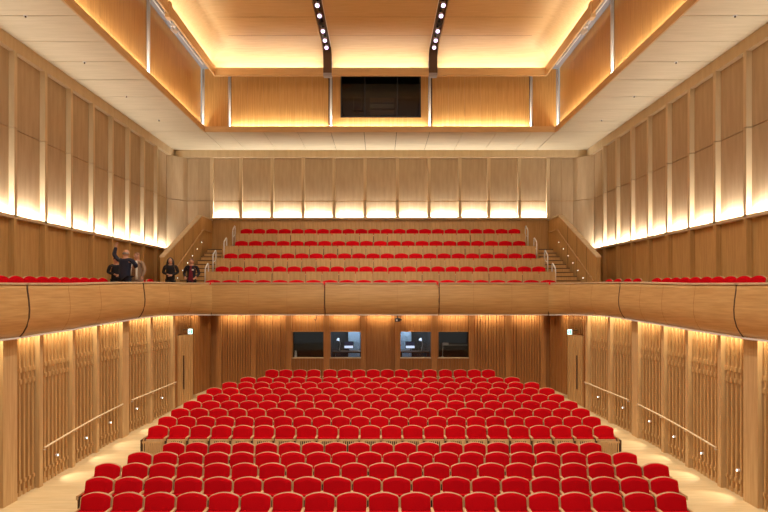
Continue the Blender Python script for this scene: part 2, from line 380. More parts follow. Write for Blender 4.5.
M['screen'] = plain('screen_glow', (215, 220, 235), .4, 0, 1.6)
M['screenblue'] = plain('screen_blue', (50, 50, 90), .4, 0, .4)
for sx, side in SIDES:
    cx = sx*1.36 if sx < 0 else 1.42
    t = empty('control_desk', (cx, 25.5, .6)); mb = MB(); mb.box(-.62, .62, -.3, .3, 1.30, 1.36, M['brown']); mb.obj('desk_top', t)
    for lx in (-.55, .55): mb = MB(); mb.box(lx-.03, lx+.03, -.25, .25, 0, 1.30, M['black']); mb.obj('leg', t)
    tag(t, 'dark control desk behind the %s centre stalls window' % side, 'desk')
    # tall pale equipment cabinet
    X = -1.12 if sx < 0 else 1.08
    t = empty('equipment_cabinet', (X, 26.45, .6)); mb = MB(); mb.box(-.26, .26, -.25, .25, 0, 2.45, M['roomgrey']); mb.obj('body', t, bevel=.01)
    mb = MB(); mb.box(-.23, .23, -.265, -.25, .1, 2.38, M['roomgrey']); mb.obj('door', t)
    mb = MB(); mb.box(.16, .18, -.285, -.265, 1.1, 1.5, M['steel']); mb.obj('handle', t)
    tag(t, 'tall pale grey cabinet lit up behind the %s centre stalls window' % side, 'cabinet')
    area('control_room_lamp', (X, 25.6, TOPW-.25), .5, .3, 45, (.8, .9, 1), ((0, .4, -1), (1, 0, 0)))
    X = -1.32 if sx < 0 else 1.25
    t = empty('computer_monitor', (X, 25.5, 1.96)); mb = MB(); mb.box(-.20, .20, 0, .04, .10, .40, M['black']); mb.obj('casing', t)
    mb = MB(); mb.box(-.18, .18, -.005, 0, .12, .22, M['screen']); mb.box(-.18, .18, -.005, 0, .22, .38, M['screenblue']); mb.obj('screen', t)
    mb = MB(); mb.box(-.02, .02, .01, .03, .01, .10, M['black']); mb.box(-.1, .1, -.06, .08, 0, .012, M['black']); mb.obj('stand', t)
    tag(t, 'computer monitor glowing on the desk behind the %s centre stalls window' % side, 'monitor')
    X = -1.72 if sx < 0 else 1.72
    t = empty('desk_lamp', (X, 25.5, 1.96)); mb = MB(); mb.tube([(0, 0, 0), (0, 0, .02)], .08, M['black'], 12); mb.obj('base', t)
    mb = MB(); mb.tube([(0, 0, .02), (.05, 0, .3), (-.02, 0, .52)], .012, M['white'], 6); mb.obj('arm', t)
    mb = MB(); mb.tube([(-.02, 0, .54), (-.05, -.03, .44)], .05, M['screen'], 10, True, [.03, .07]); mb.obj('lamp_shade', t)
    tag(t, 'white desk lamp on the desk behind the %s centre stalls window' % side, 'lamp')
t = empty('paper_cup', (bx(295), YB+.18, wz0)); mb = MB(); mb.tube([(0, 0, .0), (0, 0, .26)], .05, M['white'], 12, True, [.06, .035]); mb.obj('body', t)
tag(t, 'white cone standing on the sill of the leftmost stalls window', 'cone')
t = empty('reading_lamp', (bx(443), YB+.18, wz0)); mb = MB(); mb.box(-.05, .05, 0, .05, 0, .02, M['steel']); mb.obj('base', t)
mb = MB(); mb.tube([(0, .02, .02), (.02, .02, .48), (.12, .02, .50)], .012, M['steel'], 6); mb.obj('arm', t)
mb = MB(); mb.box(-.0, .24, -.02, .06, .47, .58, M['white']); mb.obj('lamp_shade', t, bevel=.01); 
mb = MB(); mb.box(.24, 1.0, .0, .02, .475, .495, M['white']); mb.obj('rail', t)
tag(t, 'pale lamp head and long rail inside the rightmost stalls window', 'lamp')

# ------------------------------------------------------------------ balcony front
# plan of the lip: (X, Y) on the left, mirrored on the right; y is depth
PLAN = [(7.42, 8.2), (7.42, 10.5), (7.42, 12.5), (7.40, 14.65), (7.33, 16.6), (7.15, 18.4), (6.98, 19.5), (6.78, 21.2), (6.66, 21.9), (6.48, 22.35), (6.25, 22.6)]
def catmull(P, n=8):
    out = []
    for i in range(len(P)-1):
        p0 = P[max(i-1, 0)]; p1 = P[i]; p2 = P[i+1]; p3 = P[min(i+2, len(P)-1)]
        for k in range(n):
            t = k/n
            out.append(tuple(.5*((2*p1[j])+(-p0[j]+p2[j])*t+(2*p0[j]-5*p1[j]+4*p2[j]-p3[j])*t*t+(-p0[j]+3*p1[j]-3*p2[j]+p3[j])*t**3) for j in range(2)))
    out.append(P[-1]); return out
curve = catmull(PLAN, 8)
RIMZ = [(8, H+.19), (12.5, H+.246), (14.65, H+.285), (16.9, H+.36), (18.5, H+.394), (19.4, H+.413), (21.4, H+.43), (22.6, H+.455)]
def front_segment(pts, seams):
    """pts: list of (x, y) along the front, hall on the right-hand side given by inward normals; returns mesh builders"""
    mb = MB(); cp = MB(); lp = MB(); rows = []
    prof = [(0.00, 1.00), (.035, .985), (.04, .90), (.07, .70), (.085, .52), (.075, .36), (.03, .20), (-.04, .08), (-.11, 0.0), (-.19, -.0), (-.19, .14), (-.12, .5), (-.10, 1.0)]
    C = []
    for i, (x, y) in enumerate(pts):
        a = Vector(pts[max(i-1, 0)]); b = Vector(pts[min(i+1, len(pts)-1)]); t = (b-a).normalized()
        nrm = Vector((t.y, -t.x))           # hall side for a path running left wall -> rear -> right wall
        zr = lerp(RIMZ, y)-.035; zl = LZ(y)+.02
        rows.append([(x+nrm.x*(o+.08), y+nrm.y*(o+.08), zl+(zr-zl)*k) for o, k in prof])
        C.append((x, y, zr, zl, nrm))
    mb.grid(rows, M['front'])
    for r in (rows[0], rows[-1]):
        k = len(mb.v); mb.v += r; mb.f.append(tuple(range(k, k+len(r)))); mb.m.append(0)
    crow = [[(x+n.x*o+n.x*.08, y+n.y*o+n.y*.08, zr+dz) for o, dz in ((.055, 0), (.06, .035), (-.14, .04), (-.14, 0), (.055, 0))] for x, y, zr, zl, n in C]
    cp.grid(crow, M['coping'])
    lrow = [[(x+n.x*o, y+n.y*o, zl+dz) for o, dz in ((.012, -.006), (.012, -.04), (-.06, -.04), (-.06, -.006), (.012, -.006))] for x, y, zr, zl, n in C]
    lp.grid(lrow, M['white'])
    return mb, cp, lp, rows
def px_of(x, y): return CX + F*x/y
left = [(-x, y) for x, y in curve]; back = [(-6.25+12.5*k/40, 22.6) for k in range(1, 40)]; right = [(x, y) for x, y in reversed(curve)]
full = left+back+right
breaks = [-999, 19, 138, 211, 324.5, 437, 548.5, 622, 742, 9999]
SEGN = ['at the near left end', 'along the left side, middle length', 'on the left rear curve', 'left of centre across the back', 'at the centre of the back', 'right of centre across the back', 'on the right rear curve', 'along the right side, middle length', 'at the near right end']
def resample(path):
    out = [path[0]]
    for a, b in zip(path, path[1:]):
        d = math.dist(a, b); n = max(1, int(d/.12))
        for k in range(1, n+1): out.append((a[0]+(b[0]-a[0])*k/n, a[1]+(b[1]-a[1])*k/n))
    return out
full = resample(full)
for si in range(9):
    seg = [p for p in full if breaks[si] <= px_of(*p) < breaks[si+1]]
    # trim to leave a joint
    if si: a_, b_ = Vector(seg[0]), Vector(seg[1]); seg[0] = tuple(a_.lerp(b_, .0))
    if si < 8: a_ = Vector(seg[-1]); b_ = Vector([p for p in full if px_of(*p) >= breaks[si+1]][0]); seg.append(tuple(b_-(b_-a_).normalized()*min(.045, (b_-a_).length*.8)))
    minor = {0: [], 1: [64, 94], 2: [165, 187], 3: [248, 287], 4: [361, 399], 5: [474, 512], 6: [574, 596], 7: [645, 667, 700], 8: []}[si]
    o0 = Vector((seg[0][0], seg[0][1], 0))
    t = empty('balcony_parapet', o0)
    subs = []; cur = []
    bl = minor+[99999]; bi = 0
    for p in seg:
        while px_of(*p) > bl[bi]:
            subs.append(cur); cur = cur[-1:]; bi += 1
        cur.append(p)
    subs.append(cur)
    mbp, cp, lp, rows = front_segment(seg, minor)
    for q in (mbp, cp, lp): q.v = [tuple(Vector(v)-o0) for v in q.v]
    mbp.obj('fascia', t, smooth=True); cp.obj('coping', t); lp.obj('light_trough', t)
    if si:
        mb = MB(); q_ = (Vector(seg[0])-Vector(seg[1])).normalized()*.012; mb.tube([tuple(Vector(v)-o0+Vector((q_.x, q_.y, 0))) for v in rows[0][0:10]], .016, M['brown'], 6, False); mb.obj('expansion_joint', t)
    for px in minor:      # hairline joints between veneer panels
        j = min(range(len(seg)), key=lambda k: abs(px_of(*seg[k])-px)); r = rows[j]
        mb = MB(); mb.tube([tuple(Vector(v)-o0) for v in r[1:9]], .004, M['backslat'], 4, False); mb.obj('panel_joint', t)
    tag(t, 'curved oak balcony front with pale coping %s' % SEGN[si], 'balcony front', 'balcony front lengths')
# little red indicator blocks on the coping joints at the rear
for i, px in enumerate((211.3, 324.6, 437, 548.5)):
    Y = 22.56; mb = MB(); mb.box(-.075, .075, -.03, .05, 0, .03, M['redlamp']); mb.box(-.03, .03, -.135, -.03, 0, .02, M['redlamp']); mb.box(-.03, .03, -.155, -.135, -.08, .02, M['redlamp'])
    o = mb.obj('red_indicator', loc=((px-CX)/F*Y, Y, H+.461)); tag(o, 'small red block on the rear balcony coping, %s from the left' % ORD[i+1], 'indicator', 'red blocks on the balcony coping')
# small devices hanging under the balcony edge
t = empty('small_camera', ((397.6-CX)/F*22.5, 22.58, H-.926)); mb = MB(); mb.box(-.09, .09, -.07, .1, -.06, .07, M['black']); mb.obj('body', t, bevel=.012)
mb = MB(); mb.tube([(-.03, -.07, 0), (-.03, -.10, 0)], .035, M['steel'], 12); mb.obj('lens', t); mb = MB(); mb.box(-.02, .02, -.02, .02, .07, .17, M['black']); mb.obj('bracket', t); mb = MB(); mb.box(.09, .16, -.03, .05, -.02, .05, M['black']); mb.obj('side_box', t)
tag(t, 'small black camera hanging under the rear balcony edge right of centre', 'camera')
t = empty('hook', ((316.5-CX)/F*22.5, 22.58, H-.946)); mb = MB(); mb.tube([(0, 0, .19), (0, 0, .05), (-.05, 0, 0), (-.07, 0, .04)], .014, M['black'], 6); mb.obj('wire', t)
mb = MB(); mb.tube([(-.07, 0, .01), (-.07, 0, .06)], .025, M['black'], 8); mb.obj('microphone', t)
tag(t, 'small black microphone hanging under the rear balcony edge left of centre', 'microphone')

# ------------------------------------------------------------------ balcony and gallery floors
XU = 9.80; YU = 28.67
def BZ(y): return lerp([(9, H-.50), (12.8, H-.46), (22, H-.30)], y)
for sx, side in SIDES:
    mb = MB(); pts = [p for p in curve[::4]] ; pts[-1] = (6.25, 22.6)
    top = [[(sx*(x+.10), y, BZ(y)), (sx*(XU+.1), y, BZ(y))] for x, y in pts[:-1]]
    bot = [[(sx*(x+.10), y, LZ(y)+.16), (sx*(XU+.1), y, LZ(y)+.16)] for x, y in pts[:-1]]
    mb.grid(top, M['gallery']); mb.grid(bot, M['gallery'])
    mb.grid([[a[0] for a in top], [a[0] for a in bot]], M['gallery'])
    mb.box(sx*6.8, sx*(XU+.1), 22.3, 22.75, H-.55, H-.30, M['gallery'])
    struct(mb.obj('floor'))
mb = MB(); mb.box(-XU-.1, XU+.1, 22.72, YU+.1, H-.50, H-.30, M['gallery']); struct(mb.obj('floor'))
ROWZ = [H-.30, H+.26, H+.84, H+1.44, H+2.05]; ROWY = [23.3, 24.2, 25.15, 26.1, 27.0]
for k in range(1, 5):
    y0 = ROWY[k]-.60; y1 = ROWY[k+1]-.604 if k < 4 else YU
    hw = 6.85
    mb = MB(); mb.box(-hw, hw, y0, YU if k == 4 else y1, H-.298, ROWZ[k], M['gallery']); struct(mb.obj('floor'))
# gallery stairs, parapets, handrails
for sx, side in SIDES:
    t = empty('gallery_stairs', (sx*7.3, 23.5, H-.297)); n = 13
    for k in range(n):
        y0 = .0+k*.29; z1 = .18*(k+1)
        xo = 8.35-.195*(23.5+y0+.29-23.85)-.04
        mb = MB(); mb.box(sx*(6.88-7.3), sx*(min(xo, 8.25)-7.3), y0, y0+.29 if k < n-1 else 4.95, 0, z1, M['gallery'])
        mb.box(sx*(6.88-7.3), sx*(min(xo, 8.25)-7.3), y0-.006, y0, z1-.05, z1-.012, M['brown']); mb.obj('step', t)
    tag(t, 'oak stairs climbing the %s side of the upper gallery' % side, 'stairs', 'gallery stairs')
    A = Vector((sx*8.47, 23.85, 0)); B = Vector((sx*7.88, 26.9, 0)); C_ = Vector((sx*7.88, 28.62, 0)); th = Vector((sx*.14, 0, 0))
    t = empty('stair_parapet', (A.x, A.y, H-.297)); o0 = Vector((A.x, A.y, H-.297))
    zb = H-.297; za = H+1.47; zc = H+3.48
    def V(p, z): return tuple(Vector((p.x, p.y, z))-o0)
    mb = MB(); mb.hexa([V(A, zb), V(A+th, zb), V(B+th, zb), V(B, zb), V(A, za), V(A+th, za), V(B+th, zc), V(B, zc)], M['gallery'])
    mb.hexa([V(B, zb), V(B+th, zb), V(C_+th, zb), V(C_, zb), V(B, zc), V(B+th, zc), V(C_+th, zc), V(C_, zc)], M['gallery']); mb.obj('panel', t)
    e = Vector((sx*.03, 0, 0)); mb = MB()
    mb.hexa([V(A-e, za), V(A+th+e, za), V(B+th+e, zc), V(B-e, zc), V(A-e, za+.05), V(A+th+e, za+.05), V(B+th+e, zc+.05), V(B-e, zc+.05)], M['coping'])
    mb.hexa([V(B-e, zc), V(B+th+e, zc), V(C_+th+e, zc), V(C_-e, zc), V(B-e, zc+.05), V(B+th+e, zc+.05), V(C_+th+e, zc+.05), V(C_-e, zc+.05)], M['coping']); mb.obj('coping', t)
    for k in (.25, .5, .75):
        p = A.lerp(B, k); zt = za+(zc-za)*k; mb = MB(); q = p-Vector((sx*.004, 0, 0)); mb.tube([V(q, zb+1.2*k), V(q, zt-.01)], .006, M['brown'], 4); mb.obj('panel_joint', t)
    tag(t, 'sloping oak parapet wall beside the %s gallery stairs' % side, 'parapet', 'stair parapets')
    # handrail on parapet
    h0 = A.lerp(B, .03)-Vector((sx*.09, 0, 0)); h1 = B-Vector((sx*.09, 0, 0)); h2 = Vector((sx*7.81, 28.2, 0))
    t = empty('handrail', (h0.x, h0.y, H+.55)); o0 = Vector((h0.x, h0.y, H+.55))
    zz0, zz1 = H+.56, H+2.90
    mb = MB(); mb.tube([V(h0, zz0), V(h1, zz1), V(h2, zz1)], .026, M['post'], 8); mb.obj('rail', t, smooth=True)
    for k in (.1, .4, .7, 1.0):
        p = h0.lerp(h1, k); z = zz0+(zz1-zz0)*k; mb = MB(); mb.tube([V(p, z-.02), V(p, z-.06), V(p+Vector((sx*.10, 0, 0)), z-.06)], .008, M['steel'], 6); mb.obj('bracket', t)
    tag(t, 'oak handrail fixed along the %s gallery stair parapet' % side, 'handrail', 'gallery stair handrails')
    for k in range(6):
        f = .33+.133*k; p = A.lerp(B, f); z = H+.83+2.455*(f-.385)
        t = empty('step_light', (p.x, p.y, z)); mb = MB(); mb.tube([(sx*.03, 0, 0), (-sx*.01, 0, 0)], .026, M['steel'], 10); mb.obj('housing', t)
        mb = MB(); mb.tube([(-sx*.01, 0, 0), (-sx*.02, 0, 0)], .018, M['led'], 10); mb.obj('lens', t)
        tag(t, 'tiny round light in the %s gallery stair parapet, %s from the bottom' % (side, ORD[k+1]), 'wall light', 'step lights in the %s parapet' % side)
    # white hoop rails at the row ends
    ends = [6.72, 6.68, 6.58, 6.42]
    for k in range(4):
        x = sx*(ends[k]+.12) if k < 1 else sx*[0, 6.66, 6.50, 6.36][k]
        x = sx*[6.79, 6.75, 6.55, 6.40][k]
        zf = ROWZ[k+1]; y0 = ROWY[k+1]-.58; 
        t = empty('hoop_rail', (x, y0, zf)); pts = [(0, 0.03, 0), (0, 0.03, .72), (0, .08, .80), (0, .40, .98), (0, .47, .96), (0, .48, .88), (0, .48, 0)]
        mb = MB(); mb.tube(pts, .028, M['white'], 8); mb.obj('hoop', t, smooth=True)
        mb = MB(); mb.tube([(0, .03, .45), (0, .48, .62)], .014, M['white'], 6); mb.obj('crossbar', t)
        tag(t, 'white metal hoop rail on the %s stairs at gallery row %s from the front' % (side, ORD[k+2]), 'rail', 'white hoop rails')

# ------------------------------------------------------------------ upper walls
ZT = H+6.77; ZL = H+2.08; ZBK = H+3.60; ZJ = H+4.42
for sx, side in SIDES:
    mb = MB(); mb.box(sx*(XU+.02), sx*(XU+.2), -6, YU+.2, H-.6, ZT+.05, M['gallery']); struct(mb.obj('wall_upper_%s' % side))
    mb = MB(); mb.box(sx*(XU-.17), sx*(XU+.02), 8, YU, ZT-.34, ZT, M['pil']); struct(mb.obj('trim_%d' % (1 if sx < 0 else 2)))
    mb = MB()
    mb.box(sx*(XU-.17), sx*(XU+.02), 8, 27.9, ZL-.06, ZL-.02, M['coping']); mb.box(sx*(XU-.17), sx*(XU-.155), 8, 27.9, ZL-.02, ZL+.03, M['coping'])
    struct(mb.obj('trim_%d' % (3 if sx < 0 else 4)))
    PY = [26.46-1.468*k for k in range(13)]
    PYs = [27.86]+PY
    for i, y in enumerate(PYs):
        t = empty('pilaster', (sx*XU, y, H-.5)); dz = -(H-.5)
        if i:
            mb = MB(); mb.box(-sx*.17, 0.02*sx, -.13, 0, BZ(y)+dz+.005, ZL+dz-.062, M['gallery']); mb.obj('lower_shaft', t)
            mb = MB(); mb.box(-sx*.17, 0.02*sx, -.13, 0, ZL+dz-.018, ZJ+dz-.01, M['pil']); mb.box(-sx*.17, 0.02*sx, -.13, 0, ZJ+dz+.01, ZT-.342+dz, M['pil']); mb.obj('upper_shaft', t)
            tag(t, 'slim pilaster on the upper %s wall, %s from the rear corner' % (side, ORD[i]), 'pilaster', 'pilasters of the upper %s wall' % side)
        else: bpy.data.objects.remove(t)
        if i < len(PYs)-1:
            ya = PYs[i+1]+.004; yb = y-(.134 if i else 0)
            mb = MB(); mb.box(-sx*.035, 0, 0, yb-ya, 0, ZJ-ZL-.012, M['cream']); mb.box(-sx*.035, 0, 0, yb-ya, ZJ-ZL+.012, ZT-.345-ZL, M['cream'])
            o = mb.obj('wall_panel', loc=(sx*(XU+.015), ya, ZL)); tag(o, 'pale tall acoustic panel on the upper %s wall, %s bay from the rear' % (side, ORD[i+1]), 'wall panel', 'pale panels of the upper %s wall' % side)
            zf = BZ(ya); mb = MB(); L = yb-ya
            mb.box(-sx*.03, 0, 0, L, 0.02, ZL-.065-zf, M['gallery']); mb.box(-sx*.05, -sx*.03, 0, L, 0.02, .14, M['gallery'])
            o = mb.obj('wainscot_panel', loc=(sx*(XU+.015), ya, zf)); tag(o, 'oak lower panel behind the %s balcony seats, %s bay from the rear' % (side, ORD[i+1]), 'wall panel', 'oak panels behind the %s balcony seats' % side)
            area('ledge_light_%s' % side, (sx*(XU-.135), (ya+yb)/2, ZL+.0), (yb-ya)*.94, .05, 44, (1.0, .97, .93), ((sx*.32, 0, 1), (0, 1, 0)), 180)
mb = MB(); mb.box(-XU-.2, XU+.2, YU+.02, YU+.2, H-.6, ZT+.05, M['gallery']); struct(mb.obj('wall_upper_rear'))
mb = MB(); mb.box(-XU+.17, XU-.17, YU-.17, YU+.02, ZT-.34, ZT, M['pil']); struct(mb.obj('trim_5'))
mb = MB(); mb.box(-7.9, 7.9, YU-.17, YU+.02, ZBK-.06, ZBK-.02, M['coping']); mb.box(-7.9, 7.9, YU-.17, YU-.155, ZBK-.02, ZBK+.03, M['coping']); struct(mb.obj('trim_6'))
# chamfered corners
for sx, side in SIDES:
    mb = MB(); c = .75
    for z0, z1 in ((ZL-.02, ZJ-.012), (ZJ+.012, ZT-.345)):
        mb.hexa([(sx*(XU-.02), YU-c, z0), (sx*XU, YU-c+.02, z0), (sx*(XU-c+.02), YU, z0), (sx*(XU-c), YU-.02, z0), (sx*(XU-.02), YU-c, z1), (sx*XU, YU-c+.02, z1), (sx*(XU-c+.02), YU, z1), (sx*(XU-c), YU-.02, z1)], M['cream'])
    struct(mb.obj('wall_corner_%s' % side))
RX = [bx(p, 28.5) for p in (211.5, 240.6, 272, 303, 334, 365, 397.5, 429, 460, 489, 519.7, 548.6)]
for i, x in enumerate(RX):
    mb = MB(); hw = .075; mb.box(-hw, hw, -.15, .02, 0, ZJ-ZBK-.01, M['pil']); mb.box(-hw, hw, -.15, .02, ZJ-ZBK+.01, ZT-.342-ZBK, M['pil'])
    o = mb.obj('pilaster', loc=(x, YU, ZBK-.018)); tag(o, 'slim pilaster on the upper rear wall, %s from the left' % ORD[i+1], 'pilaster', 'pilasters of the upper rear wall')
    if i < len(RX)-1:
        xa = x+hw+.003; xb = RX[i+1]-hw-.003
        mb = MB(); mb.box(0, xb-xa, -.03, 0, 0, ZJ-ZBK-.02, M['cream']); mb.box(0, xb-xa, -.03, 0, ZJ-ZBK+.02, ZT-.345-ZBK, M['cream'])
        o = mb.obj('wall_panel', loc=(xa, YU+.015, ZBK-.016)); tag(o, 'pale tall acoustic panel glowing at its foot, rear wall, %s from left' % ORD[i+1], 'wall panel', 'pale panels of the upper rear wall')
        area('ledge_light_rear', ((xa+xb)/2, YU-.135, ZBK+.0), (xb-xa)*.94, .05, 52, (1.0, .97, .93), ((0, .32, 1), (1, 0, 0)), 180)
for sx, side in SIDES:      # plain panels between the last pilaster and the corner
    x0 = 7.99; x1 = XU-.75; m_ = (x0+x1)/2
    for j, (a, b) in enumerate(((x0, m_-.008), (m_+.008, x1))):
        mb = MB(); mb.box(0, sx*(b-a), -.03, 0, 0, ZJ-ZL-.012, M['cream']); mb.box(0, sx*(b-a), -.03, 0, ZJ-ZL+.012, ZT-.345-ZL, M['cream'])
        o = mb.obj('wall_panel', loc=(sx*a, YU+.015, ZL)); tag(o, 'plain pale panel on the rear wall beside the %s corner, %s one' % (side, 'inner' if j == 0 else 'outer'), 'wall panel', 'plain panels by the rear corners')
# wainscot behind the gallery
for i in range(11):
    xa = RX[i]+.003; xb = RX[i+1]-.003; mb = MB(); mb.box(0, xb-xa, -.03, 0, 0, ZBK-.065-ROWZ[4]-.002, M['gallery']); o = mb.obj('wainscot_panel', loc=(xa, YU+.015, ROWZ[4]+.002))
    tag(o, 'oak panel behind the top gallery row, %s from the left' % ORD[i+1], 'wall panel', 'oak panels behind the top gallery row')

# ------------------------------------------------------------------ soffit, fascia, canopy
XE = 7.28; YE = 25.3
mb = MB(); g = .022
seamY = [YU+.0, 25.25, 23.75, 22.3, 20.85, 19.2, 17.7, 16.3, 14.8, 13.3, 11.8, 10.3, 8.0]
for sx, side in SIDES:
    for a, b in zip(seamY[1:], seamY[2:]):
        gg = .05 if b in (19.2, 13.3) or a in (19.2, 13.3) else g
        mb.box(sx*(XE+.06), sx*XU, b+gg/2, a-gg/2, ZT, ZT+.04, M['soffit'])
xs = [-XE, -6.3, -4.86, -3.45, -2.06, -.68, .68, 2.06, 3.45, 4.86, 6.3, XE]
for a, b in zip(xs, xs[1:]):
    mb.box(a+g/2, b-g/2, YE+.06, YU, ZT, ZT+.04, M['soffit'])
for sx in (-1, 1): mb.box(sx*(XE+g), sx*XU, 25.27, YU, ZT, ZT+.04, M['soffit'])
mb.box(-XU, -7.55, 8, YU, ZT+.05, ZT+.12, M['dark']); mb.box(7.55, XU, 8, YU, ZT+.05, ZT+.12, M['dark']); mb.box(-7.5, 7.5, 25.56, YU, ZT+.05, ZT+.12, M['dark'])
struct(mb.obj('ceiling'))
ZE = ZT+.23
mb = MB()
for sx in (-1, 1): mb.box(sx*XE, sx*(XE+.05), 8, YE+.05, ZT-.005, ZE, M['rim'])
mb.box(-XE, XE, YE, YE+.05, ZT-.005, ZE, M['rim']); struct(mb.obj('trim_7'))
XF = 7.47; YF = 25.5; ZF = H+9.46
def fascia_panel(loc, rz, L, label, hole=None):
    mb = MB()
    n = max(1, int(L/.62)); p = L/n
    for k in range(n): mb.box(k*p+.003, (k+1)*p-.003, 0, .05, 0, ZF-ZT-.06, M['fascia'])
    o = mb.obj('fascia_panel', loc=loc, rz=rz); tag(o, label, 'wall panel', 'upper oak fascia panels'); return o
for sx, side in SIDES:
    yy = [25.44, 19.5, 13.6, 8.0]
    for j, (a, b) in enumerate(zip(yy, yy[1:])):
        L = a-b-.12
        if sx < 0: fascia_panel((-XF, b+.06, ZT+.055), math.pi/2, L, 'orange oak upper fascia on the left side, %s from the rear' % ORD[j+1])
        else: fascia_panel((XF, a-.06, ZT+.055), -math.pi/2, L, 'orange oak upper fascia on the right side, %s from the rear' % ORD[j+1])
        area('fascia_light', (sx*(XE+.11), (a+b)/2, ZT+.15), L, .05, 60*L/5, CREAM, ((sx*.22, 0, 1), (0, 1, 0)), 160)
        t = empty('vertical_tube', (sx*(XF-.06), b if j < 2 else b, ZT+.06))
        mb = MB(); mb.tube([(0, 0, 0), (0, 0, ZF-ZT-.1)], .055, M['steel'], 10); mb.obj('shaft', t, smooth=True); mb = MB(); mb.box(-.03, .09 if sx>0 else .03, -.02, .02, .3, .34, M['dark']); mb.obj('bracket', t)
        tag(t, 'silver vertical tube between upper fascia panels, %s side, %s from the rear' % (side, ORD[j+2]), 'tube', 'silver tubes on the fascia')
zw0 = H+(HY-117)/F*YF; zw1 = H+(HY-74)/F*YF; wxa, wxb = bx(341, YF), bx(420.5, YF)
for j, (a, b) in enumerate(((-7.42, -6.30), (-6.30, -2.10), (2.10, 6.30), (6.30, 7.42))):
    fascia_panel((a+.07, YF, ZT+.055), 0, b-a-.14, ['dark oak corner return', 'orange oak upper fascia', 'orange oak upper fascia', 'dark oak corner return'][j]+' across the back, '+['far left', 'left of the big window', 'right of the big window', 'far right'][j])
    if j in (1, 2): area('fascia_light', ((a+b)/2, YE+.11, ZT+.15), b-a-.2, .05, 70, CREAM, ((0, .22, 1), (1, 0, 0)), 160)
area('fascia_light', (0, YE+.11, ZT+.15), 3.8, .05, 62, CREAM, ((0, .22, 1), (1, 0, 0)), 160)
mb = MB()
mb.box(-2.0, wxa-.02, 0, .05, 0, ZF-ZT-.06, M['fascia']); mb.box(wxb+.02, 2.0, 0, .05, 0, ZF-ZT-.06, M['fascia']); mb.box(wxa-.02, wxb+.02, 0, .05, 0, zw0-ZT-.08, M['fascia']); mb.box(wxa-.02, wxb+.02, 0, .05, zw1-ZT, ZF-ZT-.06, M['fascia'])
o = mb.obj('fascia_panel', loc=(0, YF, ZT+.055)); tag(o, 'orange oak fascia framing the big black window at the back', 'wall panel', 'upper oak fascia panels')
for i, x in enumerate((-7.40, -6.30, -2.06, 2.06, 6.30, 7.40)):
    t = empty('vertical_tube', (x, YF-.03, ZT+.06)); mb = MB(); mb.tube([(0, 0, 0), (0, 0, ZF-ZT-.1)], .05, M['steel'], 10); mb.obj('shaft', t, smooth=True)
    if abs(x) < 7:
        mb = MB(); mb.box(-.13 if abs(x) < 3 else -.06, .13 if abs(x) < 3 else .06, .04, .08, 0, ZF-ZT-.1, M['brown']); mb.obj('groove_liner', t)
    tag(t, 'silver vertical tube on the back fascia, %s from the left' % ORD[i+1], 'tube', 'silver tubes on the fascia')
# big black window
t = empty('window_5', (wxa, YF, zw0)); t['kind'] = 'structure'; W = wxb-wxa; Hh = zw1-zw0
mb = MB()
for q in ((-.015, .03, 0, Hh), (W-.03, W+.015, 0, Hh), (0, W, -.015, .03), (0, W, Hh-.03, Hh+.015)): mb.box(q[0], q[1], -.02, .1, q[2], q[3], M['black'])
mb.obj('window_frame', t)
mb = MB(); mb.box(.03, W-.03, .03, .045, .03, Hh-.03, M['glass']); mb.obj('window_pane', t)
for xx in (W*.30, W*.71): mb = MB(); mb.box(xx-.018, xx+.018, .02, .06, .03, Hh-.03, M['black']); mb.obj('mullion', t)
M['booth'] = plain('booth_dark', (34, 30, 26), .8); M['boothlight'] = plain('booth_fittings', (96, 84, 66), .7)
mb = MB(); mb.box(wxa-.3, wxb+.3, 27.6, 27.7, zw0-.5, zw1+.4, M['booth']); mb.box(wxa-.3, wxb+.3, YF+.12, 27.6, zw1+.3, zw1+.4, M['booth']); mb.box(wxa-.3, wxb+.3, YF+.12, 27.6, zw0-.4, zw0-.3, M['booth'])
mb.box(wxa-.3, wxa-.2, YF+.12, 27.6, zw0-.3, zw1+.3, M['booth']); mb.box(wxb+.2, wxb+.3, YF+.12, 27.6, zw0-.3, zw1+.3, M['booth']); struct(mb.obj('wall_booth'))
t = empty('equipment_rack', (.15, 27.2, zw0-.3)); mb = MB(); mb.box(-.7, .55, -.2, .2, 0, 1.75, M['booth']); mb.obj('cabinet', t)
for k in range(5):
    mb = MB(); mb.box(-.62, .47, -.23, -.2, .3+.27*k, .5+.27*k, M['boothlight'] if k % 2 else M['brown']); mb.obj('shelf_unit', t)
tag(t, 'dim equipment rack inside the big black window', 'rack')
t = empty('wall_cupboard', (-1.0, 27.3, zw0+.5)); mb = MB(); mb.box(-.2, .2, -.15, .15, .3, .85, M['boothlight']); mb.obj('body', t); mb = MB(); mb.box(-.17, .17, -.17, -.15, .33, .82, M['booth']); mb.obj('door', t)
mb = MB(); mb.box(-.02, .02, .15, .3, .5, .6, M['booth']); mb.obj('bracket', t)
tag(t, 'dim wall cupboard inside the left part of the big black window', 'cupboard')
area('booth_lamp', (0, 26.2, zw1+.2), 1.5, .3, 3, (1, .8, .55), ((0, .4, -1), (1, 0, 0)))
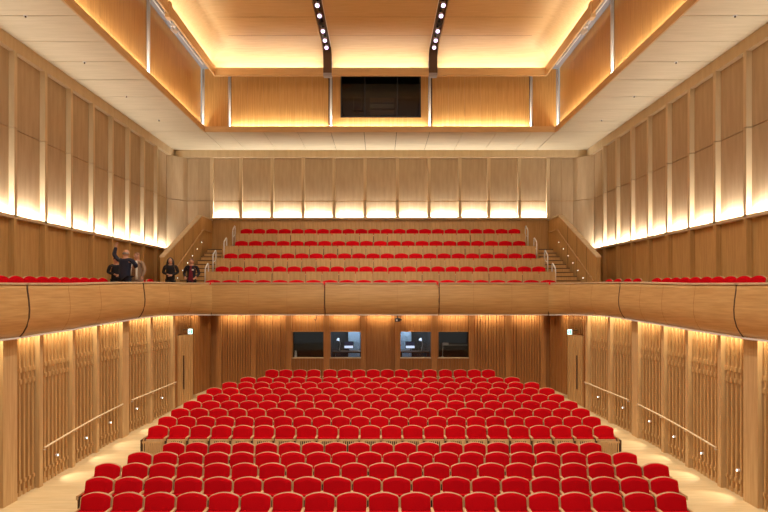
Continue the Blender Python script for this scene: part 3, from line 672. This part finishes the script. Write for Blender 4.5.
# grey void above the canopies
mb = MB(); mb.box(-7.6, 7.6, 5, 25.7, H+9.85, H+9.95, M['grey'])
for sx in (-1, 1): mb.box(sx*6.86, sx*(XF+.02), 5, 25.5, H+9.50, H+9.56, M['grey'])
struct(mb.obj('ceiling'))
for sx, side in SIDES:     # long service rail in the gap
    t = empty('service_rail', (sx*7.1, 8, H+9.38))
    for q in (-.12, .10): mb = MB(); mb.box(q-.025, q+.025, 0, 16.9, 0, .05, M['steel']); mb.obj('rail', t)
    for k in range(17): mb = MB(); mb.box(-.12, .12, k*1.0+.3, k*1.0+.36, .05, .12, M['steel']); mb.obj('rung', t)
    tag(t, 'grey service rail in the gap beside the %s ceiling canopy' % side, 'rail', 'service rails')
    px, py = (172.5, 30) if sx < 0 else (586, 31)
    Y = 20.2; x = (px-CX)/F*Y; z = H+(HY-py)/F*Y
    t = empty('spotlight', (x, Y, z)); mb = MB(); mb.tube([(sx*.02, 0, .02), (-sx*.14, -.12, -.10)], .07, M['steel'], 12, True, [.05, .08]); mb.obj('lamp_body', t, smooth=False)
    mb = MB(); mb.tube([(0, 0, .02), (0, .05, .2), (sx*.03, .05, H+9.38-z)], .02, M['steel'], 8); mb.obj('bracket', t); mb = MB(); mb.box(-.08, .08, .0, .1, .14, .2, M['steel']); mb.obj('clamp', t)
    tag(t, 'silver spotlight clamped in the gap beside the %s ceiling canopy' % side, 'spotlight', 'clamped spotlights')
# canopies
def canopy(x0, x1, cove_left, cove_right, label):
    t = empty('ceiling_canopy', ((x0+x1)/2, 15, H+8.6)); o0 = Vector(t.location)
    R = 1.25; xa = x0-(.25 if cove_left else 0); xb = x1+(.25 if cove_right else 0); yb = 24.22
    def hgt(x, y):
        d = yb-y
        if cove_left: d = min(d, x-xa)
        if cove_right: d = min(d, xb-x)
        if d >= R: return H+9.62
        return H+8.95+.67*math.sqrt(max(0, 1-(1-d/R)**2))
    def steps(a, b, ca, cb):
        s = []
        if ca: s += [a+R*(1-math.cos(k/12*math.pi/2)) for k in range(12)]
        else: s += [a]
        lo = s[-1] if not ca else a+R; hi = b-R if cb else b
        n = max(2, int((hi-lo)/.35)); s = s if ca else []
        s += [lo+(hi-lo)*k/n for k in range(n+1)]
        if cb: s += [b-R*(1-math.cos((11-k)/12*math.pi/2)) for k in range(12)]
        return s
    X = steps(xa, xb, cove_left, cove_right); Yv = steps(5.5, yb, False, True)
    mb = MB(); mb.grid([[tuple(Vector((x, y, hgt(x, y)))-o0) for x in X] for y in Yv], M['canopy'])
    mb.obj('curved_soffit', t, smooth=True)
    # joints in the soffit
    for yy in (22.6, 21.1, 19.6, 18.1):
        mb = MB(); q = [Vector((x, yy, hgt(x, yy)-.002))-o0 for x in X if hgt(x, yy) > H+9.6]; mb.tube([q[0], q[-1]], .003, M['brown'], 4); mb.obj('panel_joint', t)
    # rim boards
    mb = MB(); yr = 23.88
    mb.box(x0-o0.x, x1-o0.x, yr-15, yr-15+.12, 0, .30, M['rim']); mb.obj('rear_rim', t)
    mb = MB(); mb.box(x0-o0.x, x1-o0.x, yr-15+.12, yb-15+.02, .14, .17, M['rim']); mb.box(x0-o0.x, x1-o0.x, yb-15-.02, yb-15+.03, .17, .36, M['rim']); mb.obj('rear_gutter', t)
    area('canopy_light', ((x0+x1)/2, yr+.22, H+8.86), (x1-x0)*.97, .07, 34*(x1-x0)/4, (1.0, 0.97, 0.88), ((0, -.10, 1), (1, 0, 0)), 175)
    for c, xr, s in ((cove_left, x0, -1), (cove_right, x1, 1)):
        if c:
            mb = MB(); mb.box(xr-o0.x, xr+s*.06-o0.x, 5.5-15, yr+.12-15, 0, .36, M['rim']); mb.obj('side_rim', t)
            mb = MB(); mb.box(xr+s*.06-o0.x, xr+s*.25-o0.x, 5.5-15, yr-15+.3, .25, .28, M['rim']); mb.obj('side_gutter', t)
            mb = MB(); mb.box(xr-s*.05-o0.x, xr+s*.10-o0.x, 18.6-15, 18.85-15, -.12, .38, M['rim']); mb.obj('joint_block', t)
            for yc in (21.4, 16.4, 11.4): area('canopy_light', (xr+s*.16, yc, H+8.91), 4.9, .07, 34*4.9/4, (1.0, 0.97, 0.88), ((-s*.10, 0, 1), (0, 1, 0)), 175)
        else:
            mb = MB(); rr = []
            for y in Yv: rr.append([tuple(Vector((xr, y, hgt((x0+x1)/2, y)))-o0), tuple(Vector((xr, y, H+9.85))-o0)])
            mb.grid(rr, M['canopy']); mb.obj('slot_cheek', t)
    tag(t, label, 'ceiling canopy', 'ceiling canopies')
canopy(-6.47, -2.24, True, False, 'left curved oak ceiling canopy with glowing edge cove')
canopy(-1.90, 1.90, False, False, 'central curved oak ceiling canopy with glowing rear cove')
canopy(2.24, 6.47, False, True, 'right curved oak ceiling canopy with glowing edge cove')
for sx, side in SIDES:
    mb = MB(); mb.box(sx*1.91, sx*2.23, 5.5, 23.9, H+9.72, H+9.75, M['brown']); struct(mb.obj('trim_%d' % (8 if sx < 0 else 9)))
    t = empty('lighting_track', (sx*2.06, 8, H+9.66)); mb = MB(); mb.box(-.03, .03, 0, 15.8, 0, .055, M['black']); mb.obj('track', t); mb = MB(); mb.box(-sx*.155-.01, -sx*.155+.01, 0, 15.6, -.06, .02, M['white']); 
    mb.obj('edge_strip', t); tag(t, 'black lighting track in the %s ceiling slot' % side, 'track', 'lighting tracks')
    mb = MB(); mb.box(-.165, .165, 0, .3, .0, .10, M['grey']); mb.box(-.165, .165, .0, .06, .10, 1.11, M['brown']); o = mb.obj('end_plate', loc=(sx*2.07, 23.88, H+8.6)); tag(o, 'grey end plate closing the %s ceiling slot at the back' % side, 'plate', 'slot end plates')
    lens = [20.0, 20.75, 21.95, 22.75, 23.4]
    for k, y in enumerate(lens+[18.8, 18.0, 21.35]):
        dark = y == 21.35
        t = empty('track_spotlight', (sx*2.06, y, H+9.66))
        mb = MB(); mb.tube([(0, 0, 0), (0, 0, -.07)], .03, M['black'], 8); mb.obj('mount', t)
        mb = MB(); mb.tube([(0, .05, -.05), (0, -.07, -.20)], .075, M['black'] if dark else M['steel'], 14, True, [.055, .08]); mb.obj('lamp_body', t)
        if not dark: mb = MB(); mb.tube([(0, -.068, -.199), (0, -.078, -.212)], .066, M['lamp'], 14); mb.obj('lens', t)
        nm = sorted(lens+[18.8, 18.0, 21.35], reverse=True).index(y)+1
        tag(t, ('dark unlit' if dark else 'bright lit')+' spotlight in the %s ceiling slot, %s from the back' % (side, ORD[nm]), 'spotlight', 'spotlights in the %s ceiling slot' % side)
# sprinklers on the soffit
for sx, side in SIDES:
    for k, (px, py) in enumerate(((159, 120), (126.5, 96), (84.5, 62), (25.5, 15.5))):
        Y = (ZT-H)*F/(HY-py); x = sx*abs((px-CX)/F*Y)
        t = empty('sprinkler', (x, Y, ZT)); mb = MB(); mb.tube([(0, 0, 0), (0, 0, -.012)], .05, M['steel'], 12); mb.obj('plate', t); mb = MB(); mb.tube([(0, 0, -.012), (0, 0, -.05)], .02, M['brown'], 8); mb.obj('nozzle', t)
        tag(t, 'small sprinkler in the pale %s soffit, %s from the rear' % (side, ORD[k+1]), 'sprinkler', 'sprinklers in the %s soffit' % side)

# ------------------------------------------------------------------ chairs
def outline(w, z0, zc, zs, n=14):
    """seat-back outline: straight sides, gently arched top with rounded corners"""
    pts = [(-w*.94, z0), (w*.94, z0)]; r = .05
    pts += [(w, z0+.1), (w, zs-.03)]
    pts += [(w-.004, zs-.010)]
    for k in range(n+1):
        x = (w-.018)*(1-2*k/n); pts.append((x, zs+(zc-zs)*(1-(x/w)**2)))
    pts += [(-w+.004, zs-.010), (-w, zs-.03), (-w, z0+.1)]
    return pts
def back_y(z): return .0 - (.875-z)*.24
def slab(mb, o, y0, y1, m, puff=0.0):
    """extrude outline; y0 front offset, y1 back offset; front gets a raised centre"""
    n = len(o); k = len(mb.v); mi = mb.mi(m); cz = sum(p[1] for p in o)/n
    rings = [(1.0, y1), (1.0, y0+.012), (.955, y0)]
    if puff: rings += [(.55, y0-puff)]
    for s, y in rings:
        for x, z in o:
            zz = cz+(z-cz)*s; mb.v.append((x*s, back_y(zz)+y, zz))
    mb.v.append((0, back_y(cz)+rings[-1][1], cz)); c = len(mb.v)-1
    for r in range(len(rings)-1):
        for j in range(n):
            j2 = (j+1) % n; mb.f.append((k+r*n+j, k+r*n+j2, k+(r+1)*n+j2, k+(r+1)*n+j)[::-1]); mb.m.append(mi)
    r = len(rings)-1
    for j in range(n): mb.f.append((k+r*n+(j+1) % n, k+r*n+j, c)); mb.m.append(mi)
    mb.f.append(tuple(k+j for j in range(n))[::1]); mb.m.append(mi)
def mesh_of(fn, name, smooth=False):
    mb = MB(); fn(mb); me = mb.mesh(name)
    if smooth:
        for p in me.polygons: p.use_smooth = True
    return me
W0 = .275
CHM = {}
CHM['cushion'] = mesh_of(lambda m: slab(m, outline(.254, .42, .873, .806), -.02, .036, M['red'], .018), 'backrest')
M['shell'] = oak('chair_rim_oak', (188, 140, 100), (204, 158, 116), (6, 6, 2), 0.5, 0.04)
CHM['shell'] = mesh_of(lambda m: slab(m, outline(.262, .38, .880, .812), .0, .042, M['shell']), 'back_shell')
def f_seat(m):
    m.hexa([(-.235,-.275,.20), (.235,-.275,.20), (.235,-.20,.20), (-.235,-.20,.20), (-.245,-.195,.605), (.245,-.195,.605), (.245,-.115,.605), (-.245,-.115,.605)], M['red'])
CHM['seat'] = mesh_of(f_seat, 'seat')
def f_under(m):
    def yb(z): return -.277+(z-.20)*.155
    def bar(x0, x1, z0, z1, d=.022):
        m.hexa([(x0, yb(z0)-d, z0), (x1, yb(z0)-d, z0), (x1, yb(z0), z0), (x0, yb(z0), z0), (x0, yb(z1)-d, z1), (x1, yb(z1)-d, z1), (x1, yb(z1), z1), (x0, yb(z1), z1)], M['chairwood'])
    bar(-.245, .245, .525, .572); bar(-.245, .245, .19, .25); bar(-.245, -.135, .25, .525); bar(.135, .245, .25, .525)
    for k in range(5): x = -.102+.051*k; bar(x-.011, x+.011, .25, .525)
CHM['under'] = mesh_of(f_under, 'seat_underside')
def f_slot(m):
    m.hexa([(-.14,-.279,.24), (.14,-.279,.24), (.14,-.2765,.24), (-.14,-.2765,.24), (-.14,-.237,.53), (.14,-.237,.53), (.14,-.2255,.53), (-.14,-.2255,.53)], M['dark'])
CHM['vent'] = mesh_of(f_slot, 'vent_backing')
def f_arm(m):
    m.box(-.0235, 0, -.34, -.02, .606, .636, M['chairwood']); m.box(-.0235, 0, -.345, -.30, .56, .606, M['chairwood'])
CHM['arm'] = mesh_of(f_arm, 'armrest')
def f_leg(m):
    m.box(-.018, 0, -.29, .0, .03, .598, M['brown']); m.box(-.02, 0, -.33, .06, 0, .03, M['brown'])
CHM['leg'] = mesh_of(f_leg, 'leg')
def part(name, me, parent, x=0, flip=False):
    o = bpy.data.objects.new(name, me); COL.objects.link(o); o.parent = parent; o.location.x = x
    if flip: o.scale.x = -1
    return o
def stalls_chair():
    r = empty('auditorium_chair')
    sh = part('back_shell', CHM['shell'], r); part('backrest', CHM['cushion'], r)
    st = part('seat', CHM['seat'], r); part('seat_underside', CHM['under'], st); part('vent_backing', CHM['vent'], st)
    part('armrest', CHM['arm'], r, W0-.001); part('armrest', CHM['arm'], r, -W0+.001, True)
    part('leg', CHM['leg'], r, W0-.001); part('leg', CHM['leg'], r, -W0+.001, True)
    return r
def f_board(m):
    m.box(-.261, .261, .075, .10, .02, 1.19, M['board'])
CHM['board'] = mesh_of(f_board, 'back_board')
def gallery_chair():
    r = empty('gallery_chair')
    part('back_board', CHM['board'], r); part('back_shell', CHM['shell'], r); part('backrest', CHM['cushion'], r)
    st = part('seat', CHM['seat'], r); part('seat_underside', CHM['under'], st); part('vent_backing', CHM['vent'], st)
    part('armrest', CHM['arm'], r, W0-.001); part('armrest', CHM['arm'], r, -W0+.001, True)
    part('leg', CHM['leg'], r, W0-.001); part('leg', CHM['leg'], r, -W0+.001, True)
    return r
def side_chair():
    r = empty('balcony_chair')
    part('back_shell', CHM['shell'], r); part('backrest', CHM['cushion'], r); part('seat', CHM['seat'], r)
    part('leg', CHM['leg'], r, W0-.001); part('leg', CHM['leg'], r, -W0+.001, True)
    return r
def copy_tree(o, parent=None):
    c = o.copy(); COL.objects.link(c)
    if parent: c.parent = parent
    for ch in list(o.children): copy_tree(ch, c)
    return c
# row: (left px, right px, number of seats, depth)
ROWS = [(79.4, 685, 19, 10.55), (83.5, 677, 20, 11.45), (93, 667.6, 21, 12.40), (126, 635.7, 20, 13.27), (161, 600.4, 19, 14.15),
        (148, 613.8, 22, 15.75), (158, 601, 23, 16.67), (170.8, 590, 22, 17.59), (183, 578, 21, 18.51), (196.6, 564.6, 22, 19.43),
        (206, 555, 21, 20.35), (221.8, 539.7, 20, 21.27), (240, 520.3, 17, 22.15)]
RN = ['front row', 'second row', 'third row', 'fourth row', 'fifth row', 'sixth row', 'seventh row', 'eighth row', 'ninth row', 'tenth row', 'eleventh row', 'twelfth row', 'thirteenth row', 'rearmost row']
first = stalls_chair(); used = False
def put_chair(proto, state, x, y, z, sx, label, group, cat='seat', rz=0):
    if state[0]: r = copy_tree(proto)
    else: r = proto; state[0] = True
    r.location = (x, y, z); r.scale.x = sx; r.rotation_euler.z = rz; tag(r, label, cat, group); return r
st = [False]
for ri, (pl, pr, n, Y) in enumerate(ROWS):
    if ri < 5: pl += 1.5; pr += 1.5
    xl = (pl-CX)/F*Y; xr = (pr-CX)/F*Y; wd = (xr-xl)/n; z = FZ(Y-.2) if ri < 13 else .6
    for k in range(n):
        put_chair(first, st, xl+(k+.5)*wd, Y, z+.004, wd/.55,
                  'red upholstered folding seat, %s from the left in the %s of the stalls' % (ORD[k+1], RN[ri]), 'red seats in the %s of the stalls' % RN[ri])
Y = 23.12
cs = [48, 90, 132, 174, 222, 265, 308.5, 352, 394, 436, 479, 522, 568, 612, 654.5, 697]
for k, c in enumerate(cs):
    px = 256+c/3; put_chair(first, st, (px-CX)/F*Y, Y, .604, .972, 'red upholstered folding seat, %s from the left in the rearmost row of the stalls' % ORD[k+1], 'red seats in the rearmost row of the stalls')
GR = [(204.7, 556.3, 21), (215.2, 545.7, 23), (224, 536.3, 22), (234.7, 526, 21), (240.3, 520.6, 22)]
GN = ['front', 'second', 'third', 'fourth', 'top']
gp = gallery_chair(); gs = [False]
for ri, (pl, pr, n) in enumerate(GR):
    Y = ROWY[ri]; xl = (pl-CX)/F*Y; xr = (pr-CX)/F*Y; wd = (xr-xl)/n
    for k in range(n):
        put_chair(gp, gs, xl+(k+.5)*wd, Y, ROWZ[ri]+.004, wd/.55, 'red gallery seat with tall oak back board, %s from left in the %s gallery row' % (ORD[k+1], GN[ri]), 'red seats in the %s gallery row' % GN[ri])
sp = side_chair(); ss = [False]
UL = [379.5, 364.5, 350.5, 338, 326.5, 315.5, 305.5, 296, 287, 278, 247, 239, 230.5]
UR = [229, 238, 248, 257.5, 277, 287, 296, 305, 315.5, 326.5, 338, 350.5, 364, 378.5]
for sx, side, U in ((-1, 'left', sorted(UL)), (1, 'right', sorted(UR))):
    for k, u in enumerate(U):
        Y = 8.3*F/u
        put_chair(sp, ss, sx*8.3, Y, BZ(Y)+.006, .86, 'red %s balcony seat beside the parapet, %s from the rear' % (side, ORD[k+1]), 'red seats along the %s balcony' % side, rz=math.radians(79) if sx < 0 else -math.radians(79))
# end panels of the sixth row (slatted)
for sx, side in SIDES:
    px = 148.2 if sx < 0 else 613.6; Y = 15.75; x = (px-CX)/F*Y+sx*.03
    t = empty('row_end_panel', (x, Y, FZ(Y-.5))); mb = MB(); mb.box(-.012+sx*.012, .012+sx*.012, -.38, .02, 0, .60, M['brown']); mb.obj('end_board', t)
    mb = MB(); mb.box(-sx*.02, -sx*.50, -.375, -.36, .0, .06, M['chairwood']); mb.box(-sx*.02, -sx*.50, -.375, -.36, .52, .57, M['chairwood'])
    for k in range(9): a = -sx*(.05+.052*k); mb.box(a-.013, a+.013, -.375, -.36, .06, .52, M['chairwood'])
    mb.obj('slatted_screen', t)
    tag(t, 'oak slatted end screen on the %s end of the sixth stalls row' % side, 'screen', 'row end screens')

# ------------------------------------------------------------------ people on the left balcony
SKIN = plain('skin', (205, 150, 118), .6)
def cloth(name, c): return plain(name, c, .85)
def skin_mesh(name, verts, edges, radii, mat, parent, sub=2):
    me = bpy.data.meshes.new(name); me.from_pydata([tuple(v) for v in verts], edges, []); me.materials.append(mat)
    o = bpy.data.objects.new(name, me); COL.objects.link(o); o.parent = parent
    m = o.modifiers.new('skin', 'SKIN'); m.use_smooth_shade = True
    if not me.skin_vertices: me.skin_vertices.new()
    sv = me.skin_vertices[0].data
    for i, r in enumerate(radii): sv[i].radius = r if isinstance(r, tuple) else (r, r)
    sv[0].use_root = True
    s = o.modifiers.new('sub', 'SUBSURF'); s.levels = sub; s.render_levels = sub
    return o
def ellipsoid(mb, c, r, m, n=14, k=10, zmin=-1.0):
    rows = []
    for i in range(k+1):
        th = -math.pi/2+math.pi*i/k
        if math.sin(th) < zmin: continue
        rows.append([(c[0]+r[0]*math.cos(th)*math.cos(2*math.pi*j/n), c[1]+r[1]*math.cos(th)*math.sin(2*math.pi*j/n), c[2]+r[2]*math.sin(th)) for j in range(n+1)])
    mb.grid(rows, m)
def person(loc, rz, h, top_col, leg_col, hair_col, label, arms, hair='short', shirt=None, coat=False, lean=0.0, skirt=False, wide=1.12):
    """arms: {'L': (elbow, wrist), 'R': ...} in units of height 1.75 local metres; faces local -y"""
    t = empty('person', loc, rz); t.scale = (h/1.75*wide, h/1.75, h/1.75)
    tm = cloth('top_%s' % len(bpy.data.materials), top_col); lm = cloth('trousers_%s' % len(bpy.data.materials), leg_col); hm = plain('hair_%s' % len(bpy.data.materials), hair_col, .6)
    def J(x, y, z): return Vector((x, y-lean*max(0, z-.95), z))
    sh = 1.44; L = {}
    base = [J(0, 0, .95), J(0, 0, 1.12), J(0, .0, 1.30), J(0, .01, 1.42), J(0, 0, 1.52), J(0, -.005, 1.60), J(0, -.01, 1.66)]
    # body: torso, neck, head, arms, legs as one skin
    V = list(base); E = [(0,1), (1,2), (2,3), (3,4), (4,5), (5,6)]; R = [.10, .09, (.13, .09), (.12, .08), .05, (.078, .088), (.072, .085)]
    def add(p, frm, r): V.append(p); E.append((frm, len(V)-1)); R.append(r); return len(V)-1
    cv = [J(0, 0, .80), J(0, 0, 1.12), J(0, 0, 1.30), J(0, .01, 1.43)]; ce = [(0,1), (1,2), (2,3)]; cr = [(.175, .125), (.155, .12), (.175, .125), (.13, .085)]
    for s, key in ((-1, 'R'), (1, 'L')):
        el, wr = arms[key]; shd = J(s*.185, .01, sh-.02)
        el = Vector(el); wr = Vector(wr)
        a = add(shd, 3, .052); b = add(el, a, .042); c = add(wr, b, .03); d = wr-el; d.normalize()
        p = add(wr+d*.07, c, (.038, .022))
        sidev = Vector((1, 0, 0)) if abs(d.x) < .8 else Vector((0, 1, 0))
        sidev = (sidev-d*sidev.dot(d)).normalized()
        L[key] = (wr+d*.085, d, sidev)
        cv.append(shd); ce.append((3, len(cv)-1)); cr.append(.068); i0 = len(cv)-1
        cv.append(el); ce.append((i0, len(cv)-1)); cr.append(.056); cv.append(wr-d*.01); ce.append((len(cv)-2, len(cv)-1)); cr.append(.044)
        h_ = add(J(s*.09, 0, .88), 0, .085); kn = add(J(s*.10, -.01, .50), h_, .055); an = add(J(s*.10, .02, .09), kn, .038); add(J(s*.11, -.13, .04), an, (.035, .03))
    skin_mesh('body', V, E, R, SKIN, t)
    skin_mesh('jacket', cv, ce, cr, tm, t)
    lv = [J(0, 0, .98)]; le = []; lr = [(.165, .12)]
    for s in (-1, 1):
        lv += [Vector((s*.09, 0, .86)), Vector((s*.10, -.01, .50)), Vector((s*.10, .02, .12))]; k = len(lv)-3; le += [(0, k), (k, k+1), (k+1, k+2)]; lr += [.10, .075, .062]
    skin_mesh('trousers', lv, le, lr, lm, t)
    for s in (-1, 1):
        mb = MB(); ellipsoid(mb, (s*.105, -.06, .045), (.05, .135, .045), M['black'], zmin=-.95); mb.obj('shoe', t, smooth=True)
    # fingers
    for key in ('L', 'R'):
        p, d, sv = L[key]; nn = d.cross(sv).normalized()
        for j in range(4):
            q = p+sv*(-.027+.018*j); ln = (.062, .075, .07, .055)[j]
            mb = MB(); mb.tube([q-d*.02, q+d*ln*.5, q+d*ln*.85-nn*.02], .009, SKIN, 6, True, [.010, .009, .007]); mb.obj('finger', t, smooth=True)
        q = p-d*.05+sv*.032; mb = MB(); mb.tube([q, q+d*.02+sv*.03, q+d*.055+sv*.035], .01, SKIN, 6, True, [.012, .011, .008]); mb.obj('thumb', t, smooth=True)
    hc = J(0, -.012, 1.635)
    mb = MB(); ellipsoid(mb, hc, (.077, .095, .118), SKIN, 18, 14)
    ellipsoid(mb, hc+Vector((0, -.098, -.015)), (.014, .020, .022), SKIN, 8, 6)
    for s in (-1, 1): ellipsoid(mb, hc+Vector((s*.079, .005, -.01)), (.012, .02, .032), SKIN, 8, 6)
    mb.obj('head', t, smooth=True)
    for s in (-1, 1): mb = MB(); ellipsoid(mb, hc+Vector((s*.030, -.088, .008)), (.014, .008, .009), M['white'], 8, 6); ellipsoid(mb, hc+Vector((s*.030, -.093, .008)), (.006, .006, .006), M['black'], 8, 6); mb.obj('eye', t)
    mb = MB(); ellipsoid(mb, hc+Vector((0, -.086, -.055)), (.025, .010, .008), plain('lips', (170, 90, 80), .5), 8, 6); mb.obj('mouth', t)
    mb = MB()
    if hair == 'long':
        ellipsoid(mb, hc+Vector((0, .022, .02)), (.092, .098, .118), hm, 16, 12, -.35)
        mb.hexa([tuple(hc+Vector(v)) for v in ((-.13,.0,-.36), (.13,.0,-.36), (.12,.10,-.36), (-.12,.10,-.36), (-.085,.01,.06), (.085,.01,.06), (.07,.11,.04), (-.07,.11,.04))], hm)
        for s in (-1, 1): mb.tube([hc+Vector((s*.075, -.03, .06)), hc+Vector((s*.10, -.02, -.08)), hc+Vector((s*.12, -.05, -.24)), hc+Vector((s*.11, -.08, -.34))], .03, hm, 8, True, [.025, .035, .035, .015])
    elif hair == 'bald':
        ellipsoid(mb, hc+Vector((0, .028, -.012)), (.083, .084, .07), hm, 16, 10, -.5)
    else:
        ellipsoid(mb, hc+Vector((0, .018, .03)), (.085, .098, .105), hm, 16, 12, -.25)
    mb.obj('hair', t, smooth=True)
    if shirt:
        mb = MB(); sm = cloth('shirt_%s' % len(bpy.data.materials), shirt)
        y = -.128-lean*.25
        mb.hexa([(-.10, y, .80), (.10, y, .80), (.10, -.02, .80), (-.10, -.02, .80), (-.035, y+.02, 1.47), (.035, y+.02, 1.47), (.035, -.02, 1.47), (-.035, -.02, 1.47)], sm); mb.obj('shirt', t, bevel=.02)
        mb = MB(); mb.box(.05, .12, y-.015, y, 1.27, 1.33, M['white']); mb.obj('badge', t)
    if coat:
        mb = MB(); rows = []
        for z, rx, ry in ((.55, .24, .19), (.80, .22, .17), (1.05, .19, .15), (1.2, .185, .14)):
            rows.append([(rx*math.cos(2*math.pi*j/16), ry*math.sin(2*math.pi*j/16), z) for j in range(17)])
        mb.grid(rows, tm); mb.obj('coat_skirt', t, smooth=True)
        mb = MB(); mb.tube([(.05, -.10, 1.47), (.10, -.16, 1.25), (.11, -.17, 1.0), (.12, -.17, .85)], .035, M['white'], 8); mb.tube([(-.05, -.10, 1.47), (-.10, -.16, 1.25), (-.12, -.17, .95)], .035, M['white'], 8); mb.obj('scarf', t, smooth=True)
    tag(t, label, 'person', 'visitors on the left balcony')
    return t
def at(px, Y): return (px-CX)/F*Y
down = {'R': ((-.27, .03, 1.16), (-.25, -.10, .93)), 'L': ((.27, .03, 1.16), (.25, -.10, .93))}
fold = {'R': ((-.25, .02, 1.18), (-.06, -.24, 1.10)), 'L': ((.25, .02, 1.18), (.06, -.25, 1.07))}
raised = {'R': ((-.25, -.12, 1.62), (-.17, -.16, 1.88)), 'L': ((.27, -.02, 1.20), (.12, -.24, 1.12))}
Y = 18.7; person((at(124.5, Y), Y, BZ(Y)+.01), math.radians(165), 1.74, (30, 32, 52), (30, 30, 40), (150, 135, 120), 'balding person in a navy jacket raising one arm high, seen from behind', {'R': ((-.27, -.10, 1.24), (-.12, -.28, 1.22)), 'L': ((.33, -.06, 1.60), (.31, -.12, 1.86))}, 'bald', lean=.10, wide=1.3)
Y = 20.9; person((at(116, Y), Y, BZ(Y)+.01), math.radians(30), 1.60, (26, 22, 26), (26, 24, 28), (50, 32, 26), 'person in black partly hidden behind the navy jacket at far left', fold, 'short')
Y = 19.5; person((at(137, Y), Y, BZ(Y)+.01), math.radians(-20), 1.68, (160, 128, 100), (110, 95, 80), (150, 100, 66), 'person in a long beige coat with a pale scarf beside the navy jacket', down, 'short', coat=True)
Y = 22.0; person((at(170.5, Y), Y, H-.285), math.radians(10), 1.62, (24, 18, 20), (28, 24, 26), (22, 14, 14), 'person with long black hair in black clothes holding something at the waist', fold, 'long')
Y = 23.1; person((at(191.5, Y), Y, H-.285), math.radians(0), 1.66, (30, 22, 28), (30, 26, 30), (120, 90, 70), 'person in a dark jacket over a dark red shirt with a white badge', {'R': ((-.27, .03, 1.16), (-.16, -.22, 1.0)), 'L': ((.27, .03, 1.16), (.2, -.2, 1.0))}, 'short', shirt=(120, 26, 40))
